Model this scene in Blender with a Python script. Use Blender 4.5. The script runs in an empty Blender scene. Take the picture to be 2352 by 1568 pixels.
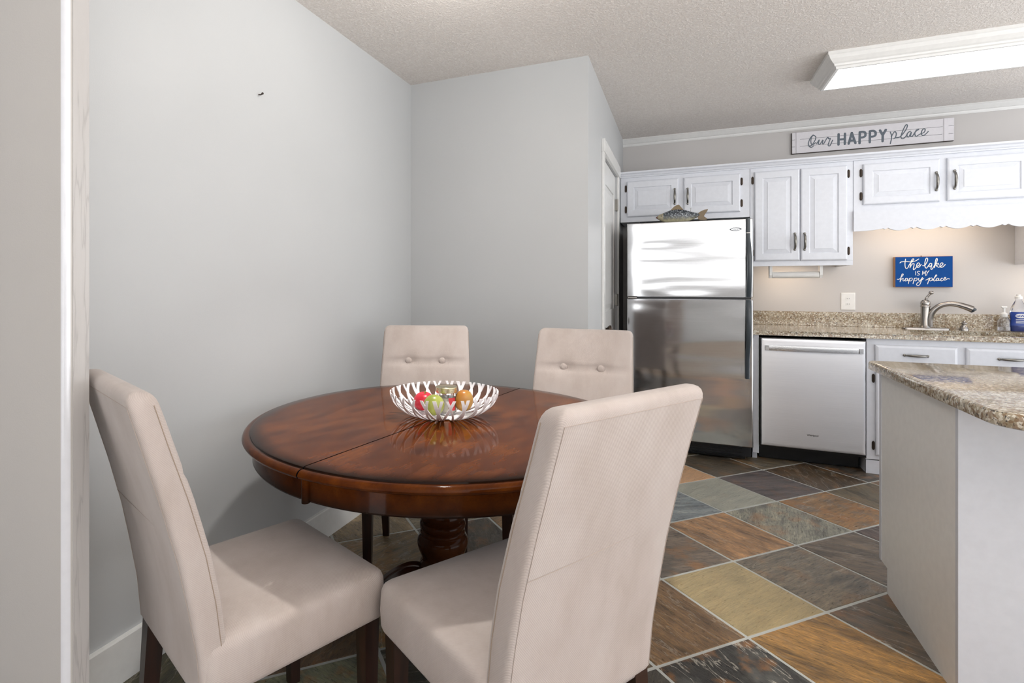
import bpy, bmesh, math, random
from math import sin, cos, pi, radians, atan2, hypot
from mathutils import Vector, Matrix

random.seed(7)
C = bpy.context.scene.collection
SC = bpy.context.scene

# ------------------------------------------------------------------ camera, world, exposure
cam = bpy.data.objects.new('camera', bpy.data.cameras.new('camera'))
C.objects.link(cam)
cam.location = (0, 0, 1.23)
cam.rotation_euler = (radians(90), 0, radians(23.95))
cam.data.sensor_width = 36.0
cam.data.lens = 36.0 * 1248.0 / 2352.0
cam.data.shift_x = (1176.0 - 1013.3) / 2352.0
cam.data.shift_y = -(784.0 - 655.5) / 2352.0
cam.data.clip_start = 0.02
SC.camera = cam

SC.view_settings.view_transform = 'Standard'
SC.view_settings.look = 'None'
SC.view_settings.exposure = 0.14
SC.view_settings.gamma = 1.0
SC.view_settings.use_curve_mapping = False

W = bpy.data.worlds.new('world')
SC.world = W
W.use_nodes = True
# bright hazy day outside: sky above, fill brightness added at and below the horizon
_t = W.node_tree
_tc = _t.nodes.new('ShaderNodeTexCoord')
_sx = _t.nodes.new('ShaderNodeSeparateXYZ')
_rp = _t.nodes.new('ShaderNodeValToRGB')
_mr = _t.nodes.new('ShaderNodeMapRange')
_mr.inputs['From Min'].default_value = -1.0
_t.links.new(_tc.outputs['Generated'], _sx.inputs[0])
_t.links.new(_sx.outputs[2], _mr.inputs['Value'])
_t.links.new(_mr.outputs[0], _rp.inputs['Fac'])
_rp.color_ramp.elements[0].position = 0.42
_rp.color_ramp.elements[0].color = (0.97, 0.98, 1.0, 1)
_rp.color_ramp.elements[1].position = 0.565
_rp.color_ramp.elements[1].color = (1.0, 1.0, 1.0, 1)
_e = _rp.color_ramp.elements.new(0.62)
_e.color = (0.36, 0.385, 0.42, 1)
_t.links.new(_rp.outputs['Color'], _t.nodes['Background'].inputs[0])
_t.nodes['Background'].inputs[1].default_value = 3.2




def portal(name, loc, rot, sx, sy):
    l = bpy.data.lights.new(name, 'AREA')
    l.shape = 'RECTANGLE'
    l.size, l.size_y = sx, sy
    l.cycles.is_portal = True
    o = bpy.data.objects.new(name, l)
    o.location = loc
    o.rotation_euler = rot
    C.objects.link(o)


# sampling guides for the daylight through the open rear and right sides (they give no light themselves)
portal('daylight_guide_rear', (0.7, -2.33, 1.26), (radians(90), 0, pi), 4.8, 2.56)
portal('daylight_guide_right', (3.03, 1.4, 1.26), (radians(90), 0, radians(90)), 7.5, 2.56)

CEIL = 2.52
XL = -1.60      # left wall
YA = 3.12       # alcove wall behind the table
XD = -0.483     # wall with the pantry door
YK = 5.08       # kitchen wall
YR = -2.20      # the living room behind the camera is open to daylight from here on
XR = 2.95       # and the kitchen from here on to the right


SC.cycles.caustics_reflective = False
SC.cycles.sample_clamp_indirect = 4.0


# ------------------------------------------------------------------ materials
def sr(r, g, b):
    f = lambda c: ((c / 255.0) / 12.92) if c / 255.0 <= 0.04045 else (((c / 255.0) + 0.055) / 1.055) ** 2.4
    return (f(r), f(g), f(b), 1.0)


class NT:
    def __init__(self, name):
        self.m = bpy.data.materials.new(name)
        self.m.use_nodes = True
        self.t = self.m.node_tree
        self.b = self.t.nodes['Principled BSDF']

    def n(self, kind, **kw):
        x = self.t.nodes.new(kind)
        for k, v in kw.items():
            if k in x.inputs.keys():
                x.inputs[k].default_value = v
            else:
                setattr(x, k, v)
        return x

    def l(self, a, b):
        self.t.links.new(a, b)

    def set(self, **kw):
        names = {'col': 'Base Color', 'rough': 'Roughness', 'metal': 'Metallic', 'spec': 'Specular IOR Level',
                 'trans': 'Transmission Weight', 'ior': 'IOR', 'coat': 'Coat Weight', 'coatr': 'Coat Roughness',
                 'sheen': 'Sheen Weight', 'alpha': 'Alpha', 'aniso': 'Anisotropic'}
        for k, v in kw.items():
            self.b.inputs[names[k]].default_value = v
        return self

    def coords(self, scale=(1, 1, 1), rot=(0, 0, 0)):
        tc = self.n('ShaderNodeTexCoord')
        mp = self.n('ShaderNodeMapping')
        mp.inputs['Scale'].default_value = scale
        mp.inputs['Rotation'].default_value = rot
        self.l(tc.outputs['Object'], mp.inputs['Vector'])
        return mp.outputs['Vector']

    def noise(self, vec, scale, detail=4, rough=0.5):
        x = self.n('ShaderNodeTexNoise', Scale=scale, Detail=detail, Roughness=rough)
        if vec is not None:
            self.l(vec, x.inputs['Vector'])
        return x.outputs['Fac']

    def ramp(self, fac, stops):
        r = self.n('ShaderNodeValToRGB')
        e = r.color_ramp.elements
        while len(e) < len(stops):
            e.new(0.5)
        for i, (p, c) in enumerate(stops):
            e[i].position = p
            e[i].color = c if len(c) == 4 else (*c, 1)
        self.l(fac, r.inputs['Fac'])
        return r.outputs['Color']

    def mix(self, fac, a, b, mode='MIX'):
        x = self.n('ShaderNodeMix', data_type='RGBA', blend_type=mode)
        for s, v in ((x.inputs['Factor'], fac), (x.inputs['A'], a), (x.inputs['B'], b)):
            pass
        sock = [x.inputs[0], x.inputs[6], x.inputs[7]]
        for s, v in zip(sock, (fac, a, b)):
            if hasattr(v, 'is_linked'):
                self.l(v, s)
            else:
                s.default_value = v
        return x.outputs[2]

    def bump(self, height, strength=0.3, dist=0.01):
        b = self.n('ShaderNodeBump', Strength=strength, Distance=dist)
        self.l(height, b.inputs['Height'])
        self.l(b.outputs['Normal'], self.b.inputs['Normal'])
        return b

    def math(self, op, a, b=0.0, clamp=False):
        x = self.n('ShaderNodeMath', operation=op, use_clamp=clamp)
        for s, v in zip(x.inputs, (a, b)):
            if hasattr(v, 'is_linked'):
                self.l(v, s)
            else:
                s.default_value = v
        return x.outputs[0]

    def col(self, sock):
        self.l(sock, self.b.inputs['Base Color'])


def flat(name, col, rough=0.5, metal=0.0, **kw):
    t = NT(name)
    t.set(col=col, rough=rough, metal=metal, **kw)
    v = t.coords()
    n = t.noise(v, 35, 3)
    t.col(t.mix(1.0, col, t.ramp(n, [(0.3, (0.95, 0.95, 0.95)), (0.7, (1, 1, 1))]), 'MULTIPLY'))
    return t.m


def paint_wall(name, col, rough=0.45):
    t = NT(name)
    t.set(rough=rough, spec=0.4)
    v = t.coords()
    n = t.noise(v, 1.6, 3)
    t.col(t.mix(1.0, col, t.ramp(n, [(0.3, (0.965, 0.965, 0.965)), (0.7, (1, 1, 1))]), 'MULTIPLY'))
    f = t.noise(v, 320, 2)
    t.bump(f, 0.10, 0.002)
    return t.m


def popcorn():
    t = NT('popcorn_ceiling')
    t.set(rough=0.9, spec=0.1)
    v = t.coords()
    a = t.noise(v, 95, 5, 0.65)
    t.col(t.ramp(a, [(0.35, sr(226, 219, 213)), (0.6, sr(244, 239, 234))]))
    t.bump(t.ramp(a, [(0.42, (0, 0, 0)), (0.62, (1, 1, 1))]), 0.6, 0.008)
    return t.m


def granite():
    t = NT('speckled_granite')
    t.set(rough=0.09, spec=0.55)
    v = t.coords((1, 1, 1))
    n0 = t.noise(v, 14, 5, 0.6)
    base = t.ramp(n0, [(0.3, sr(136, 124, 104)), (0.5, sr(170, 158, 136)), (0.72, sr(194, 187, 172))])
    vo = t.n('ShaderNodeTexVoronoi', Scale=140.0)
    t.l(v, vo.inputs['Vector'])
    wn = t.n('ShaderNodeSeparateColor')
    t.l(vo.outputs['Color'], wn.inputs[0])
    n1 = t.noise(v, 100, 4, 0.7)
    n2 = t.noise(v, 70, 4, 0.7)
    c = t.mix(t.ramp(wn.outputs[0], [(0.62, (0, 0, 0)), (0.7, (0.75, 0.75, 0.75))]), base, sr(222, 216, 202))
    c = t.mix(t.ramp(wn.outputs[1], [(0.70, (0, 0, 0)), (0.76, (0.8, 0.8, 0.8))]), c, sr(128, 102, 76))
    c = t.mix(t.ramp(n1, [(0.57, (0, 0, 0)), (0.62, (0.9, 0.9, 0.9))]), c, sr(48, 44, 44))
    c = t.mix(t.ramp(n2, [(0.63, (0, 0, 0)), (0.68, (0.8, 0.8, 0.8))]), c, sr(104, 100, 98))
    t.col(c)
    return t.m


def slate():
    t = NT('slate_tile')
    t.set(rough=0.34, spec=0.5)
    at = t.n('ShaderNodeAttribute', attribute_name='tile_col')
    se = t.n('ShaderNodeAttribute', attribute_name='tile_seed')
    tc = t.n('ShaderNodeTexCoord')
    vr = t.n('ShaderNodeVectorRotate', rotation_type='Z_AXIS')
    t.l(tc.outputs['Object'], vr.inputs['Vector'])
    sx = t.n('ShaderNodeSeparateXYZ')
    t.l(se.outputs['Vector'], sx.inputs[0])
    t.l(t.math('MULTIPLY', sx.outputs[0], 0.9), vr.inputs['Angle'])
    ad = t.n('ShaderNodeVectorMath', operation='ADD')
    t.l(vr.outputs[0], ad.inputs[0])
    sc = t.n('ShaderNodeVectorMath', operation='SCALE')
    sc.inputs['Scale'].default_value = 37.0
    t.l(se.outputs['Vector'], sc.inputs[0])
    t.l(sc.outputs[0], ad.inputs[1])
    mp = t.n('ShaderNodeMapping')
    mp.inputs['Scale'].default_value = (1.0, 4.2, 1.0)
    t.l(ad.outputs[0], mp.inputs['Vector'])
    v = mp.outputs[0]
    big = t.noise(v, 5.0, 8, 0.62)
    fine = t.noise(v, 30, 8, 0.75)
    rust = t.noise(ad.outputs[0], 9, 6, 0.6)
    al = se.outputs['Alpha']
    c = t.mix(al, at.outputs['Color'], t.ramp(big, [(0.30, (0.36, 0.36, 0.38)), (0.48, (0.95, 0.95, 0.95)), (0.70, (1.5, 1.45, 1.38))]), 'MULTIPLY')
    c = t.mix(al, c, t.ramp(fine, [(0.34, (0.42, 0.42, 0.44)), (0.52, (0.98, 0.98, 0.98)), (0.68, (1.5, 1.48, 1.44))]), 'MULTIPLY')
    gx = t.noise(ad.outputs[0], 6.5, 6, 0.65)
    gw = t.math('MULTIPLY', t.ramp(gx, [(0.5, (0, 0, 0)), (0.62, (1, 1, 1))]), t.math('MULTIPLY', sx.outputs[1], 0.6))
    c = t.mix(gw, c, sr(104, 104, 98))
    rw = t.math('MULTIPLY', t.ramp(rust, [(0.52, (0, 0, 0)), (0.66, (1, 1, 1))]), t.math('MULTIPLY', sx.outputs[1], 0.75))
    c = t.mix(rw, c, sr(166, 112, 54))
    # pale cleft edges
    cl = t.n('ShaderNodeTexNoise', Scale=3.2, Detail=5.0, Roughness=0.55)
    t.l(v, cl.inputs['Vector'])
    edge = t.math('ABSOLUTE', t.math('SUBTRACT', cl.outputs['Fac'], 0.5))
    ew = t.ramp(edge, [(0.0, (0.8, 0.8, 0.8)), (0.010, (0, 0, 0))])
    ew2 = t.math('MULTIPLY', ew, sx.outputs[2])
    c = t.mix(ew2, c, sr(196, 190, 176))
    t.col(c)
    h = t.math('ADD', t.math('MULTIPLY', big, 1.0), t.math('MULTIPLY', fine, 0.35))
    t.bump(h, 0.6, 0.03)
    t.l(t.ramp(fine, [(0.3, (0.22, 0.22, 0.22)), (0.7, (0.48, 0.48, 0.48))]), t.b.inputs['Roughness'])
    return t.m


def cherry(name, edge=None):
    """stained wood with the burnished dark edge of the finish; edge = (kind, a, b)"""
    t = NT(name)
    t.set(rough=0.07, ior=1.16)
    v = t.coords((2.6, 1.0, 2.6))
    g = t.noise(v, 7.0, 5, 0.5)
    v2 = t.coords((1, 1, 1))
    bl = t.noise(v2, 4.5, 4, 0.55)
    fine = t.noise(t.coords((60.0, 4.0, 60.0)), 4.0, 4, 0.6)
    c = t.ramp(g, [(0.30, sr(66, 28, 5)), (0.5, sr(86, 41, 8)), (0.7, sr(102, 53, 13))])
    c = t.mix(1.0, c, t.ramp(fine, [(0.35, (0.86, 0.85, 0.84)), (0.6, (1.03, 1.03, 1.03))]), 'MULTIPLY')
    c = t.mix(1.0, c, t.ramp(bl, [(0.3, (0.72, 0.70, 0.68)), (0.62, (1.05, 1.04, 1.0))]), 'MULTIPLY')
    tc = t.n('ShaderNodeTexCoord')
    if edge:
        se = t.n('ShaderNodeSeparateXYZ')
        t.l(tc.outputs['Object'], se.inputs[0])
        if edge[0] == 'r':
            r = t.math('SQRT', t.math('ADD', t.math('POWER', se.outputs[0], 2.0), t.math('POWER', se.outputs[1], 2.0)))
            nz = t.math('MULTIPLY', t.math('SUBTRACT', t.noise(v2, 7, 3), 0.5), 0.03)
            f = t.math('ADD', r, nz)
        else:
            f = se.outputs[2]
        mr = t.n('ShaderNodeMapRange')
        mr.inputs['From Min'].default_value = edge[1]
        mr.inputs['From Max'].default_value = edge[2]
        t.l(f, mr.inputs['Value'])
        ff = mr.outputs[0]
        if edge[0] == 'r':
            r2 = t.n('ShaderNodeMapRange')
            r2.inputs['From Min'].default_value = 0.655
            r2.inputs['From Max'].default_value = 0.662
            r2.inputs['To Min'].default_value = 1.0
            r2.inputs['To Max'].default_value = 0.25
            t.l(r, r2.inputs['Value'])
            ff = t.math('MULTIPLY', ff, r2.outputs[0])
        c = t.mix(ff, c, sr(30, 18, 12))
    t.col(c)
    return t.m


def espresso():
    t = NT('espresso_wood')
    t.set(rough=0.3, spec=0.45)
    v = t.coords((8, 8, 1))
    g = t.noise(v, 9, 4)
    t.col(t.ramp(g, [(0.3, sr(26, 15, 12)), (0.7, sr(48, 27, 20))]))
    return t.m


def suede():
    t = NT('beige_microsuede')
    t.set(rough=0.85, spec=0.2, sheen=0.25)
    v = t.coords()
    br = t.noise(t.coords((1, 1, 0.45)), 7.5, 6, 0.65)
    c = t.ramp(br, [(0.25, sr(164, 152, 144)), (0.5, sr(176, 165, 159)), (0.75, sr(184, 175, 170))])
    wv = t.n('ShaderNodeTexWave', wave_type='BANDS', bands_direction='DIAGONAL', Scale=150.0)
    wv.inputs['Distortion'].default_value = 0.4
    wv.inputs['Detail'].default_value = 1.0
    t.l(v, wv.inputs['Vector'])
    c = t.mix(1.0, c, t.ramp(wv.outputs['Fac'], [(0.0, (0.95, 0.95, 0.95)), (0.5, (1, 1, 1))]), 'MULTIPLY')
    t.col(c)
    f = t.noise(v, 260, 3)
    h = t.math('ADD', t.math('MULTIPLY', wv.outputs['Fac'], 0.5), t.math('MULTIPLY', f, 0.6))
    t.bump(h, 0.22, 0.003)
    return t.m


def steel(name, col, rough, axis, wav=0.0, aniso=0.0):
    """brushed metal: fine streaks along axis ('x' or 'z'), slow waviness of the sheet"""
    t = NT(name)
    t.set(metal=1.0, rough=rough)
    if aniso:
        t.set(aniso=aniso)
        tg = t.n('ShaderNodeTangent', direction_type='RADIAL', axis='Z')
        t.l(tg.outputs[0], t.b.inputs['Tangent'])
        t.b.inputs['Anisotropic Rotation'].default_value = 0.25
    v = t.coords((1, 200, 220) if axis == 'x' else (220, 200, 1))
    g = t.noise(v, 3.0, 3)
    t.col(t.mix(1.0, col, t.ramp(g, [(0.3, (0.93, 0.93, 0.93)), (0.7, (1, 1, 1))]), 'MULTIPLY'))
    r = t.ramp(g, [(0.3, (rough * 0.85,) * 3), (0.7, (rough * 1.2,) * 3)])
    t.l(r, t.b.inputs['Roughness'])
    if wav:
        v2 = t.coords((0.55, 1, 2.6))
        w = t.noise(v2, 2.2, 1, 0.3)
        b1 = t.bump(w, 1.0, wav)
        b2 = t.n('ShaderNodeBump', Strength=0.012, Distance=0.001)
        t.l(g, b2.inputs['Height'])
        t.l(b1.outputs['Normal'], b2.inputs['Normal'])
        t.l(b2.outputs['Normal'], t.b.inputs['Normal'])
    else:
        t.bump(g, 0.05, 0.002)
    return t.m


def emit(name, col, s):
    t = NT(name)
    t.set(col=col)
    t.b.inputs['Emission Color'].default_value = col
    t.b.inputs['Emission Strength'].default_value = s
    return t.m


def glass(name, col=(1, 1, 1, 1), rough=0.02):
    t = NT(name)
    t.set(col=col, rough=rough, trans=1.0, ior=1.45)
    return t.m


def fruit_mat(name, stops, scale=6):
    t = NT(name)
    t.set(rough=0.32, spec=0.5)
    v = t.coords()
    t.col(t.ramp(t.noise(v, scale * 3, 4), stops))
    return t.m


def fishmat():
    t = NT('painted_fish')
    t.set(rough=0.28, spec=0.6)
    tc = t.n('ShaderNodeTexCoord')
    se = t.n('ShaderNodeSeparateXYZ')
    t.l(tc.outputs['Object'], se.inputs[0])
    v = t.coords()
    nz = t.math('MULTIPLY', t.math('SUBTRACT', t.noise(v, 60, 4), 0.5), 0.035)
    z = t.math('ADD', se.outputs[2], nz)
    mr = t.n('ShaderNodeMapRange')
    mr.inputs['From Min'].default_value = 0.0
    mr.inputs['From Max'].default_value = 0.11
    t.l(z, mr.inputs['Value'])
    c = t.ramp(mr.outputs[0], [(0.10, sr(176, 170, 140)), (0.30, sr(92, 92, 80)), (0.45, sr(46, 53, 62)), (0.8, sr(26, 33, 42))])
    fl = t.noise(v, 130, 3, 0.7)
    fw = t.math('MULTIPLY', t.ramp(fl, [(0.54, (0, 0, 0)), (0.6, (0.8, 0.8, 0.8))]), t.ramp(mr.outputs[0], [(0.2, (0, 0, 0)), (0.5, (1, 1, 1))]))
    c = t.mix(fw, c, sr(186, 196, 202))
    # pale head
    mx = t.n('ShaderNodeMapRange')
    mx.inputs['From Min'].default_value = 0.048
    mx.inputs['From Max'].default_value = 0.056
    mx.inputs['To Min'].default_value = 1.0
    mx.inputs['To Max'].default_value = 0.0
    t.l(se.outputs[0], mx.inputs['Value'])
    c = t.mix(mx.outputs[0], c, sr(150, 142, 118))
    mm = t.n('ShaderNodeMapRange')
    mm.inputs['From Min'].default_value = 0.010
    mm.inputs['From Max'].default_value = 0.016
    mm.inputs['To Min'].default_value = 1.0
    mm.inputs['To Max'].default_value = 0.0
    t.l(se.outputs[0], mm.inputs['Value'])
    c = t.mix(mm.outputs[0], c, sr(92, 48, 34))
    t.col(c)
    t.bump(fl, 0.25, 0.004)
    return t.m


def grainpaint():
    t = NT('painted_wood_grain')
    t.set(rough=0.35)
    v = t.coords((14, 14, 1.0))
    g = t.noise(v, 2.2, 4, 0.5)
    e = t.math('ABSOLUTE', t.math('SUBTRACT', g, 0.5))
    t.col(t.ramp(e, [(0.0, sr(160, 157, 155)), (0.02, sr(176, 173, 171)), (0.2, sr(180, 178, 176))]))
    t.bump(t.ramp(e, [(0.0, (0, 0, 0)), (0.05, (1, 1, 1))]), 0.08, 0.003)
    return t.m


M = dict(
    wall=paint_wall('greige_wall_paint', sr(187, 189, 190)),
    wing=paint_wall('satin_wing_paint', sr(186, 182, 178), 0.22),
    corner_hl=flat('corner_highlight_white', sr(216, 217, 222), 0.2, coat=0.5),  # pale coat that paints the highlight onto the rounded wing wall corner
    wallk=paint_wall('kitchen_wall_paint', sr(200, 197, 195)),
    ceil=popcorn(),
    white=flat('white_cabinet_paint', sr(214, 217, 224), 0.28),
    trim=flat('white_trim_paint', sr(226, 226, 224), 0.25),
    pen=flat('peninsula_panel_lifted', sr(238, 237, 234), 0.32),  # cabinet white lifted brighter to offset the shade on this side
    granite=granite(), slate=slate(),
    grout=flat('grey_grout', sr(184, 186, 181), 0.9),
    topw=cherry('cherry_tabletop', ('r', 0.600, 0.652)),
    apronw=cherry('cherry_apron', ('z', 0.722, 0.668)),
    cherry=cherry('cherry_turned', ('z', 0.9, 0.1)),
    cherryd=flat('dark_cherry_foot', sr(44, 22, 13), 0.22),
    esp=espresso(), suede=suede(),
    seaml=flat('pale_seam_thread', sr(170, 157, 148), 0.9),
    seam=flat('seam_thread', sr(150, 134, 120), 0.9),
    steel_f=steel('brushed_steel_fridge', (0.55, 0.55, 0.56, 1), 0.09, 'x', 0.009),
    steel_d=steel('brushed_steel_dishwasher', (0.84, 0.85, 0.88, 1), 0.34, 'x', 0.0, 0.8),
    steel=steel('satin_steel', (0.62, 0.62, 0.62, 1), 0.25, 'x'),
    nickel=flat('brushed_nickel', (0.36, 0.34, 0.32, 1), 0.24, 1.0),
    pewter=flat('antique_pewter', (0.24, 0.23, 0.21, 1), 0.32, 1.0),
    bronze=flat('dark_bronze', (0.06, 0.045, 0.035, 1), 0.4, 0.8),
    black=flat('black_plastic', sr(16, 18, 20), 0.25),
    handle=flat('slate_black_handle', sr(52, 60, 66), 0.3),
    darkgap=flat('dark_side_enamel', sr(28, 30, 34), 0.3),
    whitep=flat('white_plastic', sr(232, 232, 230), 0.3),
    bowl=flat('white_lacquered_metal', sr(238, 236, 238), 0.3),
    gold=flat('pale_gold_lid', (0.60, 0.54, 0.36, 1), 0.24, 1.0),
    glass=glass('clear_glass'),
    wax=flat('ivory_wax', sr(226, 220, 208), 0.5),
    redlab=flat('red_label', sr(190, 50, 58), 0.5),
    paper=flat('white_paper_label', sr(228, 228, 226), 0.6),
    blue=flat('cobalt_paint', sr(4, 70, 142), 0.6, spec=0.15),
    oak=flat('raw_wood_edge', sr(176, 130, 86), 0.6),
    letter=flat('white_letter_paint', sr(236, 236, 232), 0.5),
    grey=flat('grey_letter_paint', sr(98, 108, 118), 0.6),
    greyl=flat('slate_line_paint', sr(70, 74, 78), 0.6),
    board=flat('whitewashed_board', sr(226, 224, 228), 0.6),
    dark=flat('dark_wood_edge', sr(62, 52, 46), 0.7),
    fish=fishmat(),
    fin=flat('fish_fin_paint', sr(118, 100, 72), 0.4),
    carpet=flat('brown_carpet', sr(138, 129, 119), 1.0, spec=0.0),
    lens=emit('lit_diffuser', (1.0, 0.985, 0.97, 1), 3.7),
    warm=emit('warm_tube', (1.0, 0.80, 0.60, 1), 26.0),
    dome=emit('lit_dome', (1.0, 0.93, 0.84, 1), 9.0),
    dawn=flat('blue_soap_label', sr(36, 66, 150), 0.35),
    soap=glass('blue_soap', (0.02, 0.05, 0.45, 1), 0.05),
    clear=glass('clear_plastic', (0.93, 0.95, 1.0, 1), 0.08),
    grain=grainpaint(),
    red=fruit_mat('glossy_red_skin', [(0.3, sr(178, 18, 40)), (0.7, sr(216, 44, 66))]),
    green=fruit_mat('green_skin', [(0.3, sr(128, 136, 52)), (0.7, sr(164, 170, 84))]),
    amber=fruit_mat('amber_green_skin', [(0.3, sr(170, 108, 40)), (0.6, sr(168, 128, 58)), (0.75, sr(142, 136, 70))]),
)


# ------------------------------------------------------------------ geometry helpers
def box(bm, x0, x1, y0, y1, z0, z1, bev=0.0, seg=2):
    vs = [bm.verts.new(p) for p in ((x0, y0, z0), (x1, y0, z0), (x1, y1, z0), (x0, y1, z0),
                                    (x0, y0, z1), (x1, y0, z1), (x1, y1, z1), (x0, y1, z1))]
    fs = [bm.faces.new([vs[i] for i in q]) for q in ((0, 3, 2, 1), (4, 5, 6, 7), (0, 1, 5, 4), (1, 2, 6, 5), (2, 3, 7, 6), (3, 0, 4, 7))]
    if bev:
        es = list({e for f in fs for e in f.edges})
        bmesh.ops.bevel(bm, geom=es, offset=bev, segments=seg, affect='EDGES', profile=0.5)


def ring_loft(bm, rings, cap0=True, cap1=True, closed=True):
    vr = [[bm.verts.new(p) for p in r] for r in rings]
    n = len(vr[0])
    for a, b in zip(vr[:-1], vr[1:]):
        for i in range(n if closed else n - 1):
            j = (i + 1) % n
            bm.faces.new((a[i], a[j], b[j], b[i]))
    if cap0:
        bm.faces.new(list(reversed(vr[0])))
    if cap1:
        bm.faces.new(vr[-1])
    return vr


def lathe(bm, prof, seg=48, cx=0, cy=0, a0=0.0, a1=2 * pi):
    full = abs(a1 - a0 - 2 * pi) < 1e-6
    n = seg if full else seg + 1
    rows = []
    for r, z in prof:
        if r < 1e-6:
            rows.append([bm.verts.new((cx, cy, z))])
        else:
            rows.append([bm.verts.new((cx + r * cos(a0 + (a1 - a0) * i / seg), cy + r * sin(a0 + (a1 - a0) * i / seg), z)) for i in range(n)])
    for a, b in zip(rows[:-1], rows[1:]):
        m = seg
        for i in range(m):
            j = (i + 1) % n if full else i + 1
            if len(a) == 1 and len(b) == 1:
                continue
            if len(a) == 1:
                bm.faces.new((a[0], b[j], b[i]))
            elif len(b) == 1:
                bm.faces.new((a[i], a[j], b[0]))
            else:
                bm.faces.new((a[i], a[j], b[j], b[i]))
    return rows


def catmull(pts, k=6):
    P = [Vector(p) for p in pts]
    if len(P) < 3:
        return P
    out = []
    Q = [P[0] * 2 - P[1]] + P + [P[-1] * 2 - P[-2]]
    for i in range(1, len(Q) - 2):
        for s in range(k):
            t = s / k
            a, b, c, d = Q[i - 1], Q[i], Q[i + 1], Q[i + 2]
            out.append(0.5 * ((2 * b) + (c - a) * t + (2 * a - 5 * b + 4 * c - d) * t * t + (3 * b - a - 3 * c + d) * t ** 3))
    out.append(P[-1])
    return out


def tube(bm, pts, rad, seg=10, flat_axis=None, flat_k=1.0):
    P = [Vector(p) for p in pts]
    n = len(P)
    R = rad if isinstance(rad, (list, tuple)) else [rad] * n
    rings = []
    T0 = (P[1] - P[0]).normalized()
    up = Vector((0, 0, 1)) if abs(T0.z) < 0.9 else Vector((1, 0, 0))
    N = (up - T0 * up.dot(T0)).normalized()
    for i in range(n):
        T = (P[min(i + 1, n - 1)] - P[max(i - 1, 0)])
        T = T.normalized() if T.length > 1e-9 else T0
        N = N - T * N.dot(T)
        N = N.normalized() if N.length > 1e-6 else T.orthogonal().normalized()
        B = T.cross(N)
        ring = []
        for k in range(seg):
            a = 2 * pi * k / seg
            o = (N * cos(a) + B * sin(a)) * R[i]
            if flat_axis is not None:
                o[flat_axis] *= flat_k
            ring.append(P[i] + o)
        rings.append(ring)
    ring_loft(bm, rings)


def ball(bm, c, r, u=16, v=10, s=(1, 1, 1)):
    bmesh.ops.create_uvsphere(bm, u_segments=u, v_segments=v, radius=r,
                              matrix=Matrix.Translation(Vector(c)) @ Matrix.Diagonal((*s, 1)))


def prism(bm, poly, axis, d0, d1):
    """extrude a 2-D polygon; axis 'y': poly in (x,z); 'x': poly in (y,z); 'z': poly in (x,y)"""
    f = {'y': lambda p, d: (p[0], d, p[1]), 'x': lambda p, d: (d, p[0], p[1]), 'z': lambda p, d: (p[0], p[1], d)}[axis]
    a = [bm.verts.new(f(p, d0)) for p in poly]
    b = [bm.verts.new(f(p, d1)) for p in poly]
    n = len(poly)
    bm.faces.new(a)
    bm.faces.new(list(reversed(b)))
    for i in range(n):
        j = (i + 1) % n
        bm.faces.new((a[j], a[i], b[i], b[j]))


def obj(name, bm, mat, parent=None, smooth=False, loc=None, angle=35):
    bmesh.ops.recalc_face_normals(bm, faces=bm.faces[:])
    me = bpy.data.meshes.new(name)
    bm.to_mesh(me)
    bm.free()
    for m in (mat if isinstance(mat, (list, tuple)) else [mat]):
        me.materials.append(m)
    if smooth:
        me.shade_smooth() if hasattr(me, 'shade_smooth') else None
        for p in me.polygons:
            p.use_smooth = True
        if angle < 180 and hasattr(me, 'set_sharp_from_angle'):
            me.set_sharp_from_angle(angle=radians(angle))
    o = bpy.data.objects.new(name, me)
    C.objects.link(o)
    if parent:
        o.parent = parent
    if loc:
        o.location = loc
    return o


def mesh_obj(name, me, parent=None, loc=(0, 0, 0), rot=(0, 0, 0)):
    o = bpy.data.objects.new(name, me)
    C.objects.link(o)
    o.parent = parent
    o.location = loc
    o.rotation_euler = rot
    return o


def tag(o, label, cat, group=None):
    o['label'] = label
    o['category'] = cat
    if group:
        o['group'] = group
    return o


def thing(name, label, cat, loc=(0, 0, 0), rz=0.0, group=None):
    o = bpy.data.objects.new(name, None)
    o.empty_display_size = 0.05
    C.objects.link(o)
    o.location = loc
    o.rotation_euler = (0, 0, rz)
    return tag(o, label, cat, group)


def struct(name, bm, mat, parent=None, **kw):
    o = obj(name, bm, mat, parent, **kw)
    if not parent:
        o['kind'] = 'structure'
    return o


def B():
    return bmesh.new()


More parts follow.
